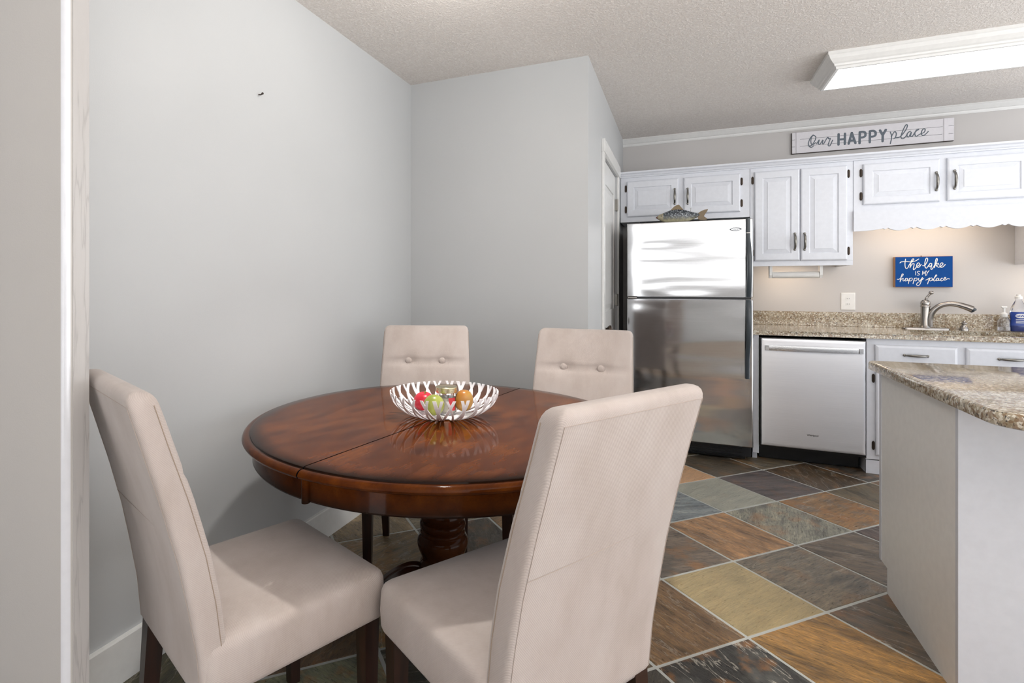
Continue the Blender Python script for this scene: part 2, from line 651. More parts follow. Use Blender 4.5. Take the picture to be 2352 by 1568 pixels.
# ------------------------------------------------------------------ the room
PITCH, TA = 0.4074, radians(45.2)
TO = Vector((-0.080, 2.459))
ta = Vector((cos(TA), sin(TA))) * PITCH
tb = Vector((sin(TA), -cos(TA))) * PITCH
KNOWN = {(0, 0): (176, 158, 118), (1, 0): (122, 112, 96), (2, 0): (112, 98, 82), (0, 1): (168, 128, 72),
         (1, 1): (104, 90, 74), (-1, 1): (56, 54, 50), (-1, 0): (132, 104, 72), (0, -1): (124, 110, 96),
         (1, -1): (168, 130, 92), (2, -1): (150, 148, 132), (3, -1): (148, 112, 70), (4, -1): (110, 98, 76),
         (3, -2): (94, 84, 82), (2, -2): (164, 164, 150), (1, -2): (128, 136, 138), (4, -2): (84, 66, 46),
         (3, -3): (88, 78, 64), (2, -3): (206, 164, 124), (4, -3): (116, 102, 80), (5, -2): (78, 68, 58),
         (5, -3): (92, 76, 60), (3, 0): (92, 78, 72), (-3, -2): (122, 100, 66), (-4, -1): (96, 74, 50), (-3, 0): (58, 56, 44),
         (-2, -2): (80, 72, 62), (-3, -3): (134, 116, 88), (-2, -3): (128, 118, 96), (-1, -2): (142, 112, 76),
         (-2, 0): (96, 80, 56), (0, 2): (128, 100, 62), (-2, 1): (70, 66, 58)}
PAL = [(150, 128, 92), (118, 104, 88), (96, 84, 70), (140, 112, 74), (124, 122, 110), (88, 80, 72), (160, 130, 92)]
bm = B()
cl = bm.loops.layers.float_color.new('tile_col')
sl = bm.loops.layers.float_color.new('tile_seed')
gv = [bm.verts.new(p) for p in ((XL - 0.05, YR - 0.05, -0.002), (XR + 0.05, YR - 0.05, -0.002), (XR + 0.05, YK + 0.05, -0.002), (XL - 0.05, YK + 0.05, -0.002))]
f = bm.faces.new(gv)
f.material_index = 1
g = 0.0052
STREAK = {(-1, 1): 1.0, (1, 1): 0.8, (-1, 0): 0.5, (4, -2): 0.5, (3, 0): 0.4}
for i in range(-20, 20):
    for j in range(-18, 20):
        cxy = TO + ta * (i + .5) + tb * (j + .5)
        if not (XL - 0.25 < cxy.x < XR + 0.25 and YR - 0.25 < cxy.y < YK + 0.25):
            continue
        col = KNOWN.get((i, j)) or tuple(c + random.randint(-14, 10) for c in random.choice(PAL))
        lin = sr(*[max(10, c) for c in col])
        smooth_tile = (i, j) in ((0, 0), (2, -2), (2, -3))
        seed = (random.random() * 3, 0.12 if smooth_tile else random.random() ** 1.5, STREAK.get((i, j), 0.0 if smooth_tile else random.random() * 0.55), 0.3 if smooth_tile else 1)
        jit = lambda: random.uniform(-0.0012, 0.0012)
        u0, u1, w0, w1 = g / PITCH + jit(), 1 - g / PITCH + jit(), g / PITCH + jit(), 1 - g / PITCH + jit()
        e = 0.0022 / PITCH
        lo = [TO + ta * (i + a) + tb * (j + b) for a, b in ((u0, w0), (u1, w0), (u1, w1), (u0, w1))]
        hi = [TO + ta * (i + a) + tb * (j + b) for a, b in ((u0 + e, w0 + e), (u1 - e, w0 + e), (u1 - e, w1 - e), (u0 + e, w1 - e))]
        vl = [bm.verts.new((p.x, p.y, -0.004)) for p in lo]
        vh = [bm.verts.new((p.x, p.y, 0.0)) for p in hi]
        fs = [bm.faces.new(vh)] + [bm.faces.new((vl[k], vl[(k + 1) % 4], vh[(k + 1) % 4], vh[k])) for k in range(4)]
        for f in fs:
            for lp in f.loops:
                lp[cl] = lin
                lp[sl] = seed
for f in bm.faces:
    f.normal_update()
    if f.normal.z < 0:
        f.normal_flip()
fl = struct('floor', bm, [M['slate'], M['grout']])
# unseen carpet added up to the wing wall, for fridge reflections and bounce
bm = B(); box(bm, XL, XR, YR, 0.73, 0.0003, 0.012); struct('added_carpet', bm, M['carpet'])

bm = B(); box(bm, XL - 0.1, XR + 0.1, YR - 0.1, YK + 0.1, CEIL, CEIL + 0.1); struct('ceiling', bm, M['ceil'])
bm = B(); box(bm, XL - 0.1, XL, YR - 0.1, YA + 0.0, -0.005, CEIL); struct('wall_left', bm, M['wall'])
bm = B(); box(bm, XL - 0.1, XD, YA, YA + 0.1, -0.005, CEIL); struct('wall_alcove', bm, M['wall'])
# wall with the pantry door: opening Y 3.725..4.585, z 0..2.12
DY0, DY1, DZ = 3.735, 4.575, 2.105
bm = B()
box(bm, XD - 0.1, XD, YA + 0.1, DY0, -0.005, CEIL)
box(bm, XD - 0.1, XD, DY1, YK, -0.005, CEIL)
box(bm, XD - 0.1, XD, DY0, DY1, DZ, CEIL)
struct('wall_pantry', bm, M['wall'])
bm = B(); box(bm, XD - 0.1, XR, YK, YK + 0.1, -0.005, CEIL); struct('wall_kitchen', bm, M['wallk'])

# short wing wall beside the camera: painted face, bullnose corner with its highlight painted in, grained end board
XE, Y1, Y2 = -1.20, 0.730, 0.7835
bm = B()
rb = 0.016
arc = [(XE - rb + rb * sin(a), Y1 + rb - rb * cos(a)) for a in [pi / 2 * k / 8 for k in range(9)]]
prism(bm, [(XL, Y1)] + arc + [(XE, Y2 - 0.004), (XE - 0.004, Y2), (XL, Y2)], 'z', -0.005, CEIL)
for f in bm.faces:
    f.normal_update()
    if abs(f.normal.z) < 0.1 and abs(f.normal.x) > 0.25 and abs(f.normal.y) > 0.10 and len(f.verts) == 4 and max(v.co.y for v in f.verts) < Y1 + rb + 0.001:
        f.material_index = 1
struct('wall_entry', bm, [M['wing'], M['corner_hl']], smooth=True, angle=50)
bm = B(); box(bm, XE, XE + 0.002, Y1 + rb + 0.001, Y2 - 0.002, 0.0, CEIL); struct('trim_1', bm, M['grain'])

# unseen low wall, rail and posts, added to band the fridge reflections
bm = B(); box(bm, -1.0, 1.9, YR - 0.1, YR, -0.005, 1.36); struct('reflection_wall', bm, M['wall'])
bm = B()
box(bm, -1.0, 1.9, YR - 0.1, YR, 1.64, 1.90)
for x in (-1.0, 1.84):
    box(bm, x, x + 0.06, YR - 0.1, YR, 1.36, CEIL)
struct('reflection_rail', bm, M['wall'])


def baseboard(name, p, q, nrm):
    bm = B()
    p, q, n = Vector((*p, 0)), Vector((*q, 0)), Vector((*nrm, 0))
    prof = [(0.0, 0.0), (0.016, 0.0), (0.016, 0.136), (0.014, 0.140), (0.0, 0.140)]
    ring_loft(bm, [[p + n * a + Vector((0, 0, z)) for a, z in prof], [q + n * a + Vector((0, 0, z)) for a, z in prof]])
    return struct(name, bm, M['trim'])


baseboard('baseboard_left', (XL, Y2), (XL, YA), (1, 0))
baseboard('baseboard_alcove', (XL + 0.016, YA), (XD, YA), (0, -1))
baseboard('baseboard_pantry', (XD, YA - 0.016), (XD, DY0 - 0.08), (1, 0))

# crown moulding on the kitchen wall
bm = B()
prof = [(0, -0.062), (0.006, -0.062), (0.010, -0.052), (0.012, -0.042), (0.020, -0.040), (0.034, -0.022), (0.042, -0.010), (0.046, -0.008), (0.046, 0), (0, 0)]
ring_loft(bm, [[(x, YK - a, CEIL + z) for a, z in prof] for x in (XD, XR)])
struct('trim_2', bm, M['trim'])

# pantry door in the side wall
bm = B()
cw = 0.072
box(bm, XD, XD + 0.016, DY0 - cw, DY0, 0, DZ, 0.003)
box(bm, XD, XD + 0.016, DY1, DY1 + cw, 0, DZ, 0.003)
box(bm, XD, XD + 0.022, DY0 - cw, DY1 + cw + 0.004, DZ, DZ + 0.085, 0.003)
struct('trim_3', bm, M['trim'])
bm = B()
x1 = XD - 0.012
st = 0.11
box(bm, x1 - 0.035, x1 - 0.008, DY0 + 0.004, DY1 - 0.004, 0.008, DZ - 0.004)
for y0, y1, z0, z1 in ((DY0 + .004, DY0 + st, .008, DZ - .004), (DY1 - st, DY1 - .004, .008, DZ - .004),
                       (DY0 + st, DY1 - st, DZ - .16, DZ - .004), (DY0 + st, DY1 - st, 0.86, 1.05), (DY0 + st, DY1 - st, .008, .22)):
    box(bm, x1 - 0.008, x1, y0, y1, z0, z1, 0.002)
for z0, z1 in ((0.22, 0.86), (1.05, DZ - 0.16)):
    y0, y1 = DY0 + st, DY1 - st
    rr = [[(x1 - 0.008 + d, y0 + i, z0 + i), (x1 - 0.008 + d, y1 - i, z0 + i), (x1 - 0.008 + d, y1 - i, z1 - i), (x1 - 0.008 + d, y0 + i, z1 - i)] for i, d in ((0.012, 0), (0.045, 0.007))]
    ring_loft(bm, [[Vector(p) for p in r] for r in rr], cap0=False)
door = struct('door_1', bm, M['trim'])
bm = B()
for k in range(12):
    pass
rows = lathe(bm, [(0, 0), (0.030, 0), (0.030, 0.006), (0.012, 0.009), (0.010, 0.030), (0.020, 0.036), (0.028, 0.048), (0.026, 0.060), (0.014, 0.067), (0, 0.068)], 24)
bmesh.ops.rotate(bm, verts=bm.verts[:], cent=(0, 0, 0), matrix=Matrix.Rotation(radians(90), 3, 'Y'))
bmesh.ops.translate(bm, verts=bm.verts[:], vec=(x1, DY0 + 0.065, 0.935))
kn = obj('door_knob', bm, M['bronze'], door, True)
kn['label'] = 'dark bronze knob'
for z in (1.875, 1.115):
    bm = B()
    box(bm, XD - 0.012, XD + 0.004, DY1 - 0.035, DY1 - 0.002, z - 0.045, z + 0.045)
    tube(bm, [(XD + 0.004, DY1 - 0.002, z - 0.048), (XD + 0.004, DY1 - 0.002, z + 0.048)], 0.007, 10)
    obj('hinge', bm, M['pewter'], door)

# nail left in the wall
bm = B()
tube(bm, [(XL, 1.745, 2.018), (XL + 0.012, 1.745, 2.016), (XL + 0.020, 1.745, 2.020)], [0.0025, 0.0025, 0.003], 8)
ball(bm, (XL + 0.021, 1.745, 2.020), 0.0048, 8, 6)
tag(obj('wall_nail', bm, M['dark']), 'small dark nail sticking out of the bare left wall', 'nail')

# ------------------------------------------------------------------ lamps of the room and an added uplight
bm = B()
d = thing('ceiling_light', 'round frosted ceiling light above the dining table', 'light', (-0.79, 1.83, CEIL))
lathe(bm, [(0, 0), (0.10, 0), (0.10, -0.025), (0.07, -0.03), (0, -0.03)], 32)
obj('mount', bm, M['nickel'], d, True)
bm = B()
lathe(bm, [(0, -0.03), (0.06, -0.03), (0.085, -0.06), (0.088, -0.10), (0.065, -0.145), (0, -0.165)], 32)
obj('glass_dome', bm, M['dome'], d, True)
lp = bpy.data.lights.new('dome_bulb', 'POINT')
lp.energy = 7
lp.shadow_soft_size = 0.05
lp.color = (1.0, 0.97, 0.93)
lo = bpy.data.objects.new('dome_bulb', lp)
lo.location = (-0.79, 1.83, 2.28)
C.objects.link(lo)
ls = bpy.data.lights.new('dome_downlight', 'SPOT')
ls.energy = 75
ls.spot_size = radians(74)
ls.spot_blend = 0.8
ls.shadow_soft_size = 0.035
ls.color = (1.0, 0.97, 0.93)
lo = bpy.data.objects.new('dome_downlight', ls)
lo.location = (-0.79, 1.83, 2.33)
C.objects.link(lo)

# unseen uplight added behind the camera to brighten the ceiling
tl = thing('added_uplight', 'added uplight fixture behind the camera, put in to brighten the ceiling', 'added light', (1.7, -0.5, 0.0125))
bm = B(); lathe(bm, [(0, 0), (0.15, 0), (0.15, 0.015), (0.03, 0.03), (0, 0.03)], 32); obj('base', bm, M['black'], tl, True)
bm = B(); tube(bm, [(0, 0, 0.02), (0, 0, 1.06)], 0.012, 12); obj('pole', bm, M['black'], tl, True)
bm = B(); lathe(bm, [(0, 1.05), (0.16, 1.06), (0.20, 1.20), (0.196, 1.20), (0.155, 1.07), (0, 1.06)], 32); obj('lamp_shade', bm, M['carpet'], tl, True)
ul = bpy.data.lights.new('added_uplight_source', 'SPOT')
ul.energy = 560
ul.spot_size = radians(165)
ul.spot_blend = 0.6
ul.shadow_soft_size = 0.14
ul.color = (1.0, 0.975, 0.95)
uo = bpy.data.objects.new('added_uplight_source', ul)
uo.location = (1.7, -0.5, 1.28)
uo.rotation_euler = (pi, 0, 0)
C.objects.link(uo)

# kitchen fluorescent box with crown-moulded frame
FX0, FX1, FY0, FY1 = 0.735, 2.10, 3.605, 4.075
ft = thing('fluorescent_light', 'long white framed fluorescent box glowing on the kitchen ceiling', 'light', ((FX0 + FX1) / 2, (FY0 + FY1) / 2, CEIL))
cx, cy = (FX0 + FX1) / 2, (FY0 + FY1) / 2
hx, hy = (FX1 - FX0) / 2, (FY1 - FY0) / 2
prof = [(0.0, 0.0), (0.0, -0.016), (0.004, -0.020), (0.012, -0.038), (0.026, -0.056), (0.034, -0.062), (0.036, -0.072), (0.044, -0.076), (0.046, -0.088), (0.060, -0.088), (0.060, -0.070)]
bm = B()
ring_loft(bm, [[(-hx + i, -hy + i, z), (hx - i, -hy + i, z), (hx - i, hy - i, z), (-hx + i, hy - i, z)] for i, z in prof], cap0=True, cap1=True)
obj('frame', bm, M['trim'], ft)
bm = B()
box(bm, -hx + 0.061, hx - 0.061, -hy + 0.061, hy - 0.061, -0.084, -0.072, 0.002)
obj('diffuser', bm, M['lens'], ft)['label'] = 'glowing white diffuser'


# ------------------------------------------------------------------ dining chairs
def rrect(hw, y0, y1, r, z, nf=18, ns=4, nc=4):
    """rounded rectangle ring (ccw from above) with extra points on the front edge"""
    pts = []
    r = min(r, hw * 0.98, (y1 - y0) / 2 * 0.98)

    def corner(cx, cy, a):
        for k in range(nc + 1):
            t = a + pi / 2 * k / nc
            pts.append(Vector((cx + r * cos(t), cy + r * sin(t), z)))
    corner(hw - r, y1 - r, 0)
    for k in range(1, nf):
        pts.append(Vector((hw - r + (-2 * hw + 2 * r) * k / nf, y1, z)))
    corner(-hw + r, y1 - r, pi / 2)
    for k in range(1, ns):
        pts.append(Vector((-hw, y1 - r + (y0 - y1 + 2 * r) * k / ns, z)))
    corner(-hw + r, y0 + r, pi)
    for k in range(1, nf):
        pts.append(Vector((-hw + r + (2 * hw - 2 * r) * k / nf, y0, z)))
    corner(hw - r, y0 + r, 1.5 * pi)
    for k in range(1, ns):
        pts.append(Vector((hw, y0 + r + (y1 - y0 - 2 * r) * k / ns, z)))
    return pts


def interp(tab, z):
    for (z0, *a), (z1, *b) in zip(tab[:-1], tab[1:]):
        if z <= z1:
            t = (z - z0) / (z1 - z0)
            return [p + (q - p) * t for p, q in zip(a, b)]
    return list(tab[-1][1:])


# z, front y, rear y, half width
BK = [(0.36, -0.140, -0.190, 0.222), (0.48, -0.142, -0.200, 0.224), (0.58, -0.154, -0.217, 0.224), (0.68, -0.173, -0.236, 0.222),
      (0.80, -0.205, -0.266, 0.218), (0.92, -0.243, -0.300, 0.214), (1.03, -0.276, -0.332, 0.211)]
BZ = 0.858


def back_face(x, z, front=True):
    yf, yr, hw = interp(BK, z)
    return yf if front else yr


def make_chair(label, group):
    t = thing('dining_chair', label, 'chair', group=group)
    # seat
    rings = []
    hw, y0, y1 = 0.230, -0.190, 0.270
    for z, i, r in ((0.378, 0.012, 0.02), (0.380, 0.003, 0.024), (0.39, 0.0, 0.024), (0.43, -0.002, 0.024), (0.474, 0.0, 0.024), (0.487, 0.004, 0.024), (0.494, 0.011, 0.024)):
        rings.append(rrect(hw - i, y0 + i, y1 - i, r, z))
    cy0 = (y0 + y1) / 2
    for s, z in ((0.85, 0.4995), (0.7, 0.503), (0.5, 0.5055), (0.25, 0.507), (0.08, 0.5075)):
        rings.append([Vector((p.x * s / 1.0, cy0 + (p.y - cy0) * s, z)) for p in rings[6][:]])
    bm = B()
    ring_loft(bm, rings)
    obj('seat', bm, M['suede'], t, True, angle=80)
    # backrest
    zs = [0.36 + (1.0 - 0.36) * k / 40 for k in range(41)]
    rings = []
    for k, z in enumerate(zs):
        yf, yr, hw = interp(BK, z)
        i = 0.006 if k == 0 else 0.0
        ring = rrect(hw - i, yr + i, yf - i, 0.012, z)
        rings.append(ring)
    for z, i in ((1.010, 0.0015), (1.018, 0.005), (1.024, 0.011), (1.027, 0.018), (1.028, 0.024)):
        yf, yr, hw = interp(BK, z)
        rings.append(rrect(hw - i, yr + i, yf - i, max(0.013 - i * 0.4, 0.004), z))
    for ring in rings:
        for p in ring:
            yf, yr, hw = interp(BK, p.z)
            if abs(p.y - yf) < 0.004:
                puff = 0.010 * (1 - (p.x / hw) ** 4) * (1 - math.exp(-((p.z - 1.02) / 0.05) ** 2))
                dip = 0.012 * math.exp(-((p.z - BZ) / 0.006) ** 2) * (1 - (p.x / hw) ** 6)
                for bx in (-0.083, 0.083):
                    dip += 0.016 * math.exp(-(((p.x - bx) / 0.028) ** 2 + ((p.z - BZ) / 0.028) ** 2))
                p.y += puff - dip
    bm = B()
    ring_loft(bm, rings)
    bk = obj('backrest', bm, M['suede'], t, True, angle=80)
    # seams: down both side edges, round the top, across the back
    for k, (nm, pts) in enumerate((
        ('seam', [(s * (interp(BK, z)[2] + 0.0004), interp(BK, z)[0] - 0.012, z) for s in (1,) for z in zs[2:]]),
        ('seam', [(-(interp(BK, z)[2] + 0.0004), interp(BK, z)[0] - 0.012, z) for z in zs[2:]]),
        ('seam', [((interp(BK, z)[2] - 0.010), interp(BK, z)[1] - 0.0003, z) for z in zs[1:]]),
        ('seam', [(-(interp(BK, z)[2] - 0.010), interp(BK, z)[1] - 0.0003, z) for z in zs[1:]]),
        ('seam', [(x, interp(BK, 1.0)[1] - 0.0003, 1.0) for x in [-0.20 + 0.4 * k / 12 for k in range(13)]]),
        ('seam', [(x, interp(BK, 0.72)[1] - 0.0002, 0.72 + 0.004 * sin(x * 9)) for x in [-0.21 + 0.42 * k / 16 for k in range(17)]]),
    )):
        bm = B()
        tube(bm, pts, 0.0010 if k < 2 else 0.0007, 6)
        obj(nm, bm, M['seam'] if k < 2 else M['seaml'], bk, True)
    for bx in (-0.083, 0.083):
        bm = B()
        ball(bm, (bx, back_face(bx, BZ) - 0.007, BZ), 0.0170, 20, 12, (1, 0.55, 1))
        obj('button', bm, M['suede'], bk, True, angle=180)
    # legs
    for s in (-1, 1):
        bm = B()
        a, b = 0.022, 0.015
        x, y = s * 0.196, 0.232
        ring_loft(bm, [[(x + q * w, y + e * w, z) for q, e in ((-1, -1), (1, -1), (1, 1), (-1, 1))] for z, w in ((0.0, b), (0.385, a))])
        obj('leg', bm, M['esp'], t)
        bm = B()
        x = s * 0.192
        ring_loft(bm, [[(x + q * w, y + e * w, z) for q, e in ((-1, -1), (1, -1), (1, 1), (-1, 1))] for z, w, y in ((0.0, b, -0.215), (0.15, 0.018, -0.182), (0.385, a, -0.164))])
        obj('leg', bm, M['esp'], t)
    return t


def copy_tree(o, parent=None):
    c = o.copy()
    C.objects.link(c)
    if parent:
        c.parent = parent
    for ch in list(o.children):
        copy_tree(ch, c)
    return c


CH = [(-0.344, 1.228, 148.4, 'beige chair seen from behind, nearest the kitchen peninsula'),
      (-1.015, 1.068, 67.4, 'beige chair in profile by the left wall, nearest the wing wall'),
      (-1.0825, 2.209, -69.6, 'beige chair facing us across the table in the alcove corner'),
      (-0.419, 2.272, -91.0, 'beige chair facing us across the table beside the pantry door')]
proto = make_chair(CH[0][3], 'chairs around the round table')
for i, (x, y, a, lab) in enumerate(CH):
    o = proto if i == 0 else copy_tree(proto)
    o.location = (x, y, 0)
    o.rotation_euler = (0, 0, radians(a - 90))
    o['label'] = lab

# ------------------------------------------------------------------ round table
TX, TY = -0.789, 1.789
tb_ = thing('dining_table', 'round dark cherry pedestal dining table with a centre seam', 'table', (TX, TY, 0), radians(-9.7))
gap = 0.0024
for s in (0, 1):
    bm = B()
    prof = [(0.0, 0.760)] + [(0.1 * k, 0.760) for k in range(1, 7)] + [(0.648, 0.760), (0.653, 0.7585), (0.6545, 0.755), (0.657, 0.7545), (0.664, 0.7555), (0.671, 0.753), (0.676, 0.748),
            (0.678, 0.742), (0.675, 0.736), (0.668, 0.732), (0.650, 0.731), (0.3, 0.731), (0.0, 0.731)]
    lathe(bm, prof, 72, 0, 0, -pi / 2 + s * pi, pi / 2 + s * pi)
    es = [e for e in bm.edges if len(e.link_faces) == 1]
    for f_ in bmesh.ops.edgeloop_fill(bm, edges=es)['faces']:
        f_.material_index = 1  # cut faces black: shade inside the narrow seam painted in
    for v in bm.verts:
        v.co.x += gap if s == 0 else -gap
    obj('tabletop', bm, [M['topw'], M['black']], tb_, True, angle=40)
bm = B()
lathe(bm, [(0.612, 0.731), (0.644, 0.731), (0.645, 0.728), (0.645, 0.678), (0.647, 0.672), (0.644, 0.667), (0.612, 0.667), (0.612, 0.731)], 144)
obj('apron', bm, M['apronw'], tb_, True, angle=40)
for s in (-1, 1):
    bm = B()
    tube(bm, [(0, s * 0.647, 0.664), (0, s * 0.647, 0.731)], 0.011, 16)
    obj('apron_bead', bm, M['apronw'], tb_, True)
bm = B()
box(bm, -0.035, 0.035, -0.63, 0.63, 0.715, 0.7305)
obj('seam_shade_strip', bm, M['black'], tb_)  # black strip standing in for the shade below the centre seam
bm = B()
box(bm, -0.16, 0.16, -0.16, 0.16, 0.675, 0.7145, 0.004)
obj('mounting_block', bm, M['esp'], tb_)
bm = B()
lathe(bm, [(0, 0.675), (0.10, 0.675), (0.10, 0.665), (0.088, 0.650), (0.070, 0.630), (0.058, 0.59), (0.052, 0.53), (0.056, 0.475), (0.068, 0.455), (0.072, 0.445),
           (0.068, 0.436), (0.075, 0.426), (0.080, 0.414), (0.080, 0.402), (0.075, 0.394), (0.0745, 0.391), (0.081, 0.386), (0.0825, 0.376), (0.081, 0.366), (0.075, 0.362), (0.0745, 0.360), (0.0805, 0.355), (0.081, 0.348), (0.079, 0.344), (0.080, 0.342),
           (0.087, 0.334), (0.091, 0.322), (0.091, 0.308), (0.087, 0.292), (0.080, 0.276), (0.075, 0.262), (0.075, 0.252), (0.081, 0.244), (0.085, 0.230), (0.085, 0.110), (0.078, 0.100), (0, 0.100)], 48)
obj('pedestal', bm, M['cherry'], tb_, True, angle=50)
for k in range(4):
    th = radians(180 + 23.95 + 9.7 + 90 * k)
    path = catmull([(0.060, 0, 0.190), (0.10, 0, 0.205), (0.14, 0, 0.196), (0.19, 0, 0.166), (0.25, 0, 0.110), (0.31, 0, 0.055), (0.36, 0, 0.026), (0.40, 0, 0.024)], 6)
    n = len(path)
    bm = B()
    rings = []
    for q, p in enumerate(path):
        u = q / (n - 1)
        hgt = 0.036 - 0.012 * u
        wd = 0.032 - 0.006 * u
        T = (path[min(q + 1, n - 1)] - path[max(q - 1, 0)]).normalized()
        Nn = Vector((-T.z, 0, T.x))
        rings.append([p + Nn * (hgt * b * 1.0) + Vector((0, wd * a, 0)) for a, b in
                      ((-1, -0.8), (1, -0.8), (1, 0.35), (0.65, 0.62), (0.45, 0.66), (0.35, 0.85), (0, 1.0), (-0.35, 0.85), (-0.45, 0.66), (-0.65, 0.62), (-1, 0.35))])
    ring_loft(bm, rings)
    bmesh.ops.rotate(bm, verts=bm.verts[:], cent=(0, 0, 0), matrix=Matrix.Rotation(th, 3, 'Z'))
    mn = min(v.co.z for v in bm.verts)
    for v in bm.verts:
        v.co.z = max(v.co.z, 0.001)
    obj('foot', bm, M['cherryd'], tb_, True, angle=40)

# ------------------------------------------------------------------ fruit bowl and what lies in it
BX, BY, BZ0 = -0.79, 1.805, 0.7605
bowl = thing('fruit_bowl', 'white open-lattice bowl standing on the round table', 'bowl', (BX, BY, BZ0))


def bprof(t):      # 0 centre of base .. 1 rim
    r = 0.072 + (0.195 - 0.072) * (sin(t * pi / 2) ** 0.92)
    z = 0.002 + 0.088 * (1 - cos(t * pi / 2)) ** 0.86
    return r, z


bm = B()
lathe(bm, [(0, 0.0), (0.066, 0.0), (0.078, 0.003), (0.078, 0.006), (0.066, 0.0045), (0, 0.0045)], 48)
obj('base', bm, M['bowl'], bowl, True)
bm = B()
NS = 52
rnd = random.Random(3)
for k in range(NS):
    slot = 2 * pi / NS
    dlt = (-1 if k % 2 else 1) * slot * rnd.uniform(0.9, 2.1)
    a0 = slot * (k + rnd.uniform(-0.14, 0.14)) - dlt
    wd = rnd.choice((0.0040, 0.0044, 0.0050, 0.0060))
    n = 14
    rings = []
    for q in range(n + 1):
        t = q / n
        r, z = bprof(t)
        ang = a0 + dlt * (t ** 1.25)
        r2, z2 = bprof(min(t + 0.02, 1.02))
        rad = Vector((cos(ang), sin(ang), 0))
        tan = Vector((-sin(ang), cos(ang), 0))
        d_ = Vector((0, 0, 1)) * (z2 - z) + rad * (r2 - r)
        nn = d_.cross(tan).normalized()
        w_ = wd * (0.8 + 0.25 * t)
        p = rad * r + Vector((0, 0, z))
        rings.append([p + tan * w_ + nn * 0.0016, p - tan * w_ + nn * 0.0016, p - tan * w_ - nn * 0.0016, p + tan * w_ - nn * 0.0016])
    ring_loft(bm, rings)
obj('lattice', bm, M['bowl'], bowl)

# canning jar with pale gold lid
jx, jy = BX + 0.004, BY + 0.012
jar = thing('glass_jar', 'lidded glass jar standing in the white lattice bowl', 'jar', (jx, jy, BZ0 + 0.0046))
bm = B()
lathe(bm, [(0, 0), (0.030, 0), (0.036, 0.004), (0.0375, 0.012), (0.0375, 0.066), (0.034, 0.076), (0.033, 0.086), (0.031, 0.086), (0.032, 0.076), (0.0355, 0.066), (0.0355, 0.012), (0.030, 0.006), (0, 0.006)], 40)
obj('glass_body', bm, M['glass'], jar, True)
bm = B()
lathe(bm, [(0, 0.008), (0.034, 0.008), (0.0345, 0.012), (0.0345, 0.058), (0.033, 0.060), (0, 0.060)], 32)
obj('candle', bm, M['wax'], jar, True)['label'] = 'ivory wax filling'
bm = B()
lathe(bm, [(0, 0.099), (0.036, 0.099), (0.039, 0.0975), (0.0395, 0.094), (0.0385, 0.092), (0.0395, 0.090), (0.0385, 0.088), (0.0395, 0.086), (0.0385, 0.084), (0.0398, 0.081), (0.0385, 0.078), (0.0375, 0.078), (0.0375, 0.095), (0, 0.095)], 40)
obj('lid', bm, M['gold'], jar, True, angle=60)['label'] = 'pale gold screw lid'
bm = B()
lathe(bm, [(0.0378, 0.016), (0.0382, 0.016), (0.0382, 0.062), (0.0378, 0.062), (0.0378, 0.016)], 10, 0, 0, radians(-55), radians(-12))
obj('label_sticker', bm, M['redlab'], jar, True)['label'] = 'red paper label'


def fruit(name, label, loc, r, s, mat, seed, lump, dent=0.0, rot=(0, 0, 0)):
    t = thing(name, label, 'fruit', loc)
    bm = B()
    bmesh.ops.create_icosphere(bm, subdivisions=4, radius=1)
    rn = random.Random(seed)
    ks = [(Vector((rn.uniform(-1, 1), rn.uniform(-1, 1), rn.uniform(-1, 1))).normalized(), rn.uniform(1.5, 3.0), rn.uniform(0, 6)) for _ in range(6)]
    for v in bm.verts:
        p = v.co.normalized()
        k = 1 + lump * sum(sin(d.dot(p) * fq + ph) for d, fq, ph in ks) / 6
        k *= 1 - dent * math.exp(-((1 - p.z) / 0.10)) - dent * 0.4 * math.exp(-((1 + p.z) / 0.12))
        v.co = Vector((p.x * s[0], p.y * s[1], p.z * s[2])) * (k * r)
    bmesh.ops.rotate(bm, verts=bm.verts[:], cent=(0, 0, 0), matrix=Matrix.Rotation(rot[0], 3, 'X') @ Matrix.Rotation(rot[1], 3, 'Y'))
    lo = min(v.co.z for v in bm.verts)
    for v in bm.verts:
        v.co.z -= lo
    obj('skin', bm, mat, t, True, angle=180)
    top = max(v.co.z for v in t.children[0].data.vertices)
    return t, top


ux, uy = cos(radians(23.95)), sin(radians(23.95))     # along the picture
def inb(a, b):
    return (BX + a * ux - b * uy, BY + a * uy + b * ux)


x, y = inb(-0.073, 0.010)
t, top = fruit('red_pepper', 'glossy crinkled red pepper left of the jar in the bowl', (x, y, BZ0 + 0.015), 0.036, (1.08, 0.95, 1.0), M['red'], 5, 0.16, 0.22)
bm = B(); tube(bm, catmull([(0, 0, top - 0.016), (0.002, 0, top - 0.004), (0.006, 0.001, top + 0.004)], 4), 0.003, 8); obj('stem', bm, M['green'], t, True)
x, y = inb(-0.036, -0.062)
t, top = fruit('green_mango', 'yellow-green mango at the front of the white bowl', (x, y, BZ0 + 0.014), 0.037, (1.0, 0.95, 1.02), M['green'], 11, 0.05, 0.05)
x, y = inb(0.072, 0.004)
t, top = fruit('amber_peach', 'amber and green peach right of the jar in the bowl', (x, y, BZ0 + 0.013), 0.037, (0.93, 0.9, 1.1), M['amber'], 21, 0.07, 0.08)

# ------------------------------------------------------------------ cabinet kit
DOORP = [(0.0, 0.0), (0.0, 0.012), (0.004, 0.016), (0.010, 0.018), (0.052, 0.018), (0.055, 0.0125), (0.059, 0.0115), (0.062, 0.0125), (0.084, 0.0165), (0.0845, 0.0185), (0.088, 0.0185)]
DRAWP = [(0.0, 0.0), (0.0, 0.010), (0.004, 0.014), (0.016, 0.018), (0.020, 0.018)]


